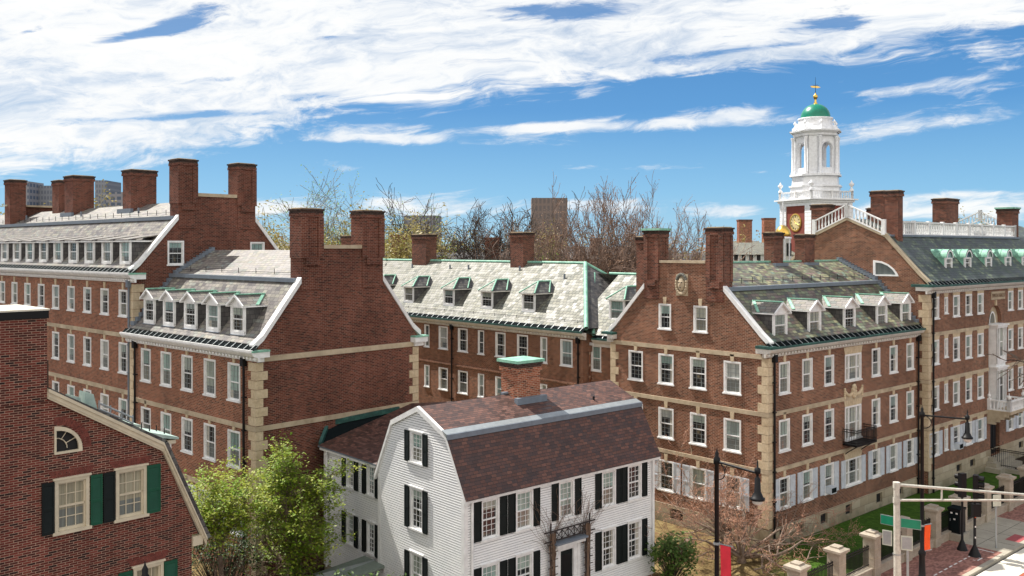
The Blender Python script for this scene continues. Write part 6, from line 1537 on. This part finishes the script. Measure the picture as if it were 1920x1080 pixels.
# clock on the left-facing side (x = -hw)
b = MB(); cz = zt(418); cy = .0; k = 36
def CK(a, r_, o): return (-hw-o, cy+r_*math.cos(a), cz+r_*1.0*math.sin(a))
for i in range(k):
    a0, a1 = 6.2832*i/k, 6.2832*(i+1)/k; b.hexa([CK(a0, 1.12, .0), CK(a0, 1.3, .0), CK(a1, 1.3, .0), CK(a1, 1.12, .0), CK(a0, 1.12, .14), CK(a0, 1.3, .1), CK(a1, 1.3, .1), CK(a1, 1.12, .14)], GOLD)
b.build('clock_rim', e)
b = MB(); b.face([CK(6.2832*i/k, 1.12, .08) for i in range(k)], mat('clock_dial', (.62, .50, .25), .5)); b.build('clock_dial', e)
b = MB(); NUM = ['III', 'II', 'I', 'XII', 'XI', 'X', 'IX', 'VIII', 'VII', 'VI', 'V', 'IIII']
for i, s_ in enumerate(NUM):
    a = 6.2832*i/12; rr_ = .88; rad_ = Vector((0, math.cos(a), math.sin(a))); tan_ = Vector((0, math.sin(a), -math.cos(a))); c = Vector((-hw-.09, cy, cz))+Vector((0, -math.cos(a)*rr_, math.sin(a)*rr_)); rad_ = Vector((0, -math.cos(a), math.sin(a))); tan_ = Vector((0, -math.sin(a), -math.cos(a)))
    wdt = {'I': .07, 'V': .16, 'X': .16}; tot = sum(wdt[q] for q in s_); x = -tot/2
    for q in s_:
        w_ = wdt[q]; cx_ = x+w_/2; x += w_
        L2 = [((0, -.15), (0, .15))] if q == 'I' else ([((-.06, .15), (0, -.15)), ((.06, .15), (0, -.15))] if q == 'V' else [((-.06, .15), (.06, -.15)), ((.06, .15), (-.06, -.15))])
        for (u0, v0), (u1, v1) in L2: b.tube([c+tan_*(cx_+u0)+rad_*v0, c+tan_*(cx_+u1)+rad_*v1], .016, BLK, 4)
b.build('clock_numerals', e)
b = MB()
for a, l in ((R(60), .62), (R(205), .95)): b.tube([(-hw-.12, cy, cz), (-hw-.12, cy+l*math.cos(a), cz+l*math.sin(a))], .05, GOLD, 4)
b.build('clock_hands', e)
# small golden cupola in front of the tower
Yc = 112.; sc = Yc/1695
def zc(py): return 17.2+(466-py)*sc
e = empty('gilded_cupola', ((1468-960)*sc, Yc, 0), R(41.3), 'small white cupola with a golden dome and slim spire, left of the clock', 'cupola')
b = MB(); b.lathe([(.9, 0), (.9, zc(449)), (1.05, zc(448)), (1.05, zc(445)), (.85, zc(444))], TW, 12)
for k in range(8):
    a = 6.2832*k/8; b.box((.85*math.cos(a)-.09, .85*math.sin(a)-.09, zc(500)), (.85*math.cos(a)+.09, .85*math.sin(a)+.09, zc(448)), TW)
b.build('lantern', e)
b = MB()
for k in range(8):
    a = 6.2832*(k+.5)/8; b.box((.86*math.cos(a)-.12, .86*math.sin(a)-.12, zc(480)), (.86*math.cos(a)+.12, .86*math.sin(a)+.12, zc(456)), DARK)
b.build('lantern_opening', e)
b = MB(); b.lathe([(.9, zc(443)), (.98, zc(439)), (.85, zc(432)), (.5, zc(425)), (.22, zc(422.5))], GOLD, 20); b.build('golden_dome', e)
b = MB(); b.lathe([(.2, zc(423)), (.14, zc(405)), (.05, zc(389)), (.12, zc(387)), (.0, zc(376))], TW, 10); b.build('spire', e)

def block(name, px0, px1, Yd, ztop, depth, m, label, cat='building', roofm=None, chim=(), z0=0, rz=0, extra=None):
    x0, x1 = (px0-960)/1695*Yd, (px1-960)/1695*Yd; w = x1-x0
    e = empty(name, ((x0+x1)/2, Yd, 0), rz, label, cat)
    b = MB(); b.box((-w/2, 0, z0), (w/2, depth, ztop), m); b.build('wall', e)
    if roofm:
        ztop -= depth*.16*.0; b = MB(); h = depth*.16; b.face([(-w/2-.4, -.4, ztop-.1), (w/2+.4, -.4, ztop-.1), (w/2-1, depth/2, ztop+h), (-w/2+1, depth/2, ztop+h)], roofm)
        b.face([(-w/2-.4, depth+.4, ztop-.1), (w/2+.4, depth+.4, ztop-.1), (w/2-1, depth/2, ztop+h), (-w/2+1, depth/2, ztop+h)], roofm)
        for s in (-1, 1): b.face([(s*(w/2+.4), -.4, ztop-.1), (s*(w/2+.4), depth+.4, ztop-.1), (s*(w/2-1), depth/2, ztop+h)], roofm)
        b.build('roof', e)
    for (cx, cw, ct) in chim:
        b = MB(); xx = (cx-960)/1695*Yd-(x0+x1)/2; b.box((xx-cw/2, 1.5, ztop-1), (xx+cw/2, 3.2, ct-.3), BR_O if 'bright' in label else BR_C); b.box((xx-cw/2-.08, 1.42, ct-.3), (xx+cw/2+.08, 3.28, ct), BR_C); b.build('chimney', e)
    if extra: extra(e, w)
    return e
def Z(py, Yd): return 17.2+(466-py)/1695*Yd
block('tower_block', 757, 823, 420, Z(404, 420), 16, FW3, 'grey concrete tower block seen through the dark bare trees')
b = block('tower_block', 997, 1064, 380, Z(371, 380), 16, FW2, 'brown tower block rising above the russet trees')
block('tower_block', 178, 199, 520, Z(338, 520), 20, FW3, 'tall slim grey-blue tower block between the left chimneys')
block('office_block', 199, 232, 480, Z(360, 480), 20, FW1, 'low concrete office block right of the slim blue tower')
block('office_block', 70, 102, 480, Z(348, 480), 20, FW3, 'grey office block behind the yellow tree at the far left')
block('office_block', 40, 54, 470, Z(340, 470), 15, FW1, 'narrow pale office block behind the first left chimney')
block('brick_block', 1378, 1445, 165, Z(468, 165), 10, STUC, 'white-walled block with bright brick chimneys beyond the right gable', roofm=SL_C, chim=((1402, 2.4, Z(411, 165)), (1448, 2.1, Z(408, 165))))
b = block('dormer_block', 1360, 1490, 126, Z(476, 126), 10, STUC, 'long white attic storey with a row of windows beside the golden cupola', roofm=SL_C)
f = MB()
for i in range(9): x = -4.4+i*1.05; f.box((x-.28, -.06, Z(489, 126)), (x+.28, -.02, Z(477, 126)), DARK); f.box((x-.36, -.04, Z(490, 126)), (x+.36, -.01, Z(476, 126)), TW)
f.build('window', b)
block('rear_dormitory', 690, 1010, 112, Z(497, 112), 10, BR_C, 'low rear dormitory whose grey roof shows above the pale slate ridge', roofm=SL_D, chim=((745, 1.9, Z(440, 112)), (922, 1.8, Z(445, 112)), (800, 1.3, Z(446, 112))))
block('rear_dormitory', 1010, 1240, 150, Z(484, 150), 12, BR_C, 'brick dormitory half hidden by the russet trees', roofm=SL_D, chim=((1030, 2.6, Z(440, 150)), (1120, 1.8, Z(446, 150))))
block('rear_dormitory', 470, 560, 150, Z(474, 150), 10, STUC, 'pale low building between the left gable and the dark chimney', roofm=SL_D)
block('rear_dormitory', 1210, 1420, 150, Z(492, 150), 10, BR_C, 'brick block behind the carved-head gable, seen between branches', roofm=SL_D)
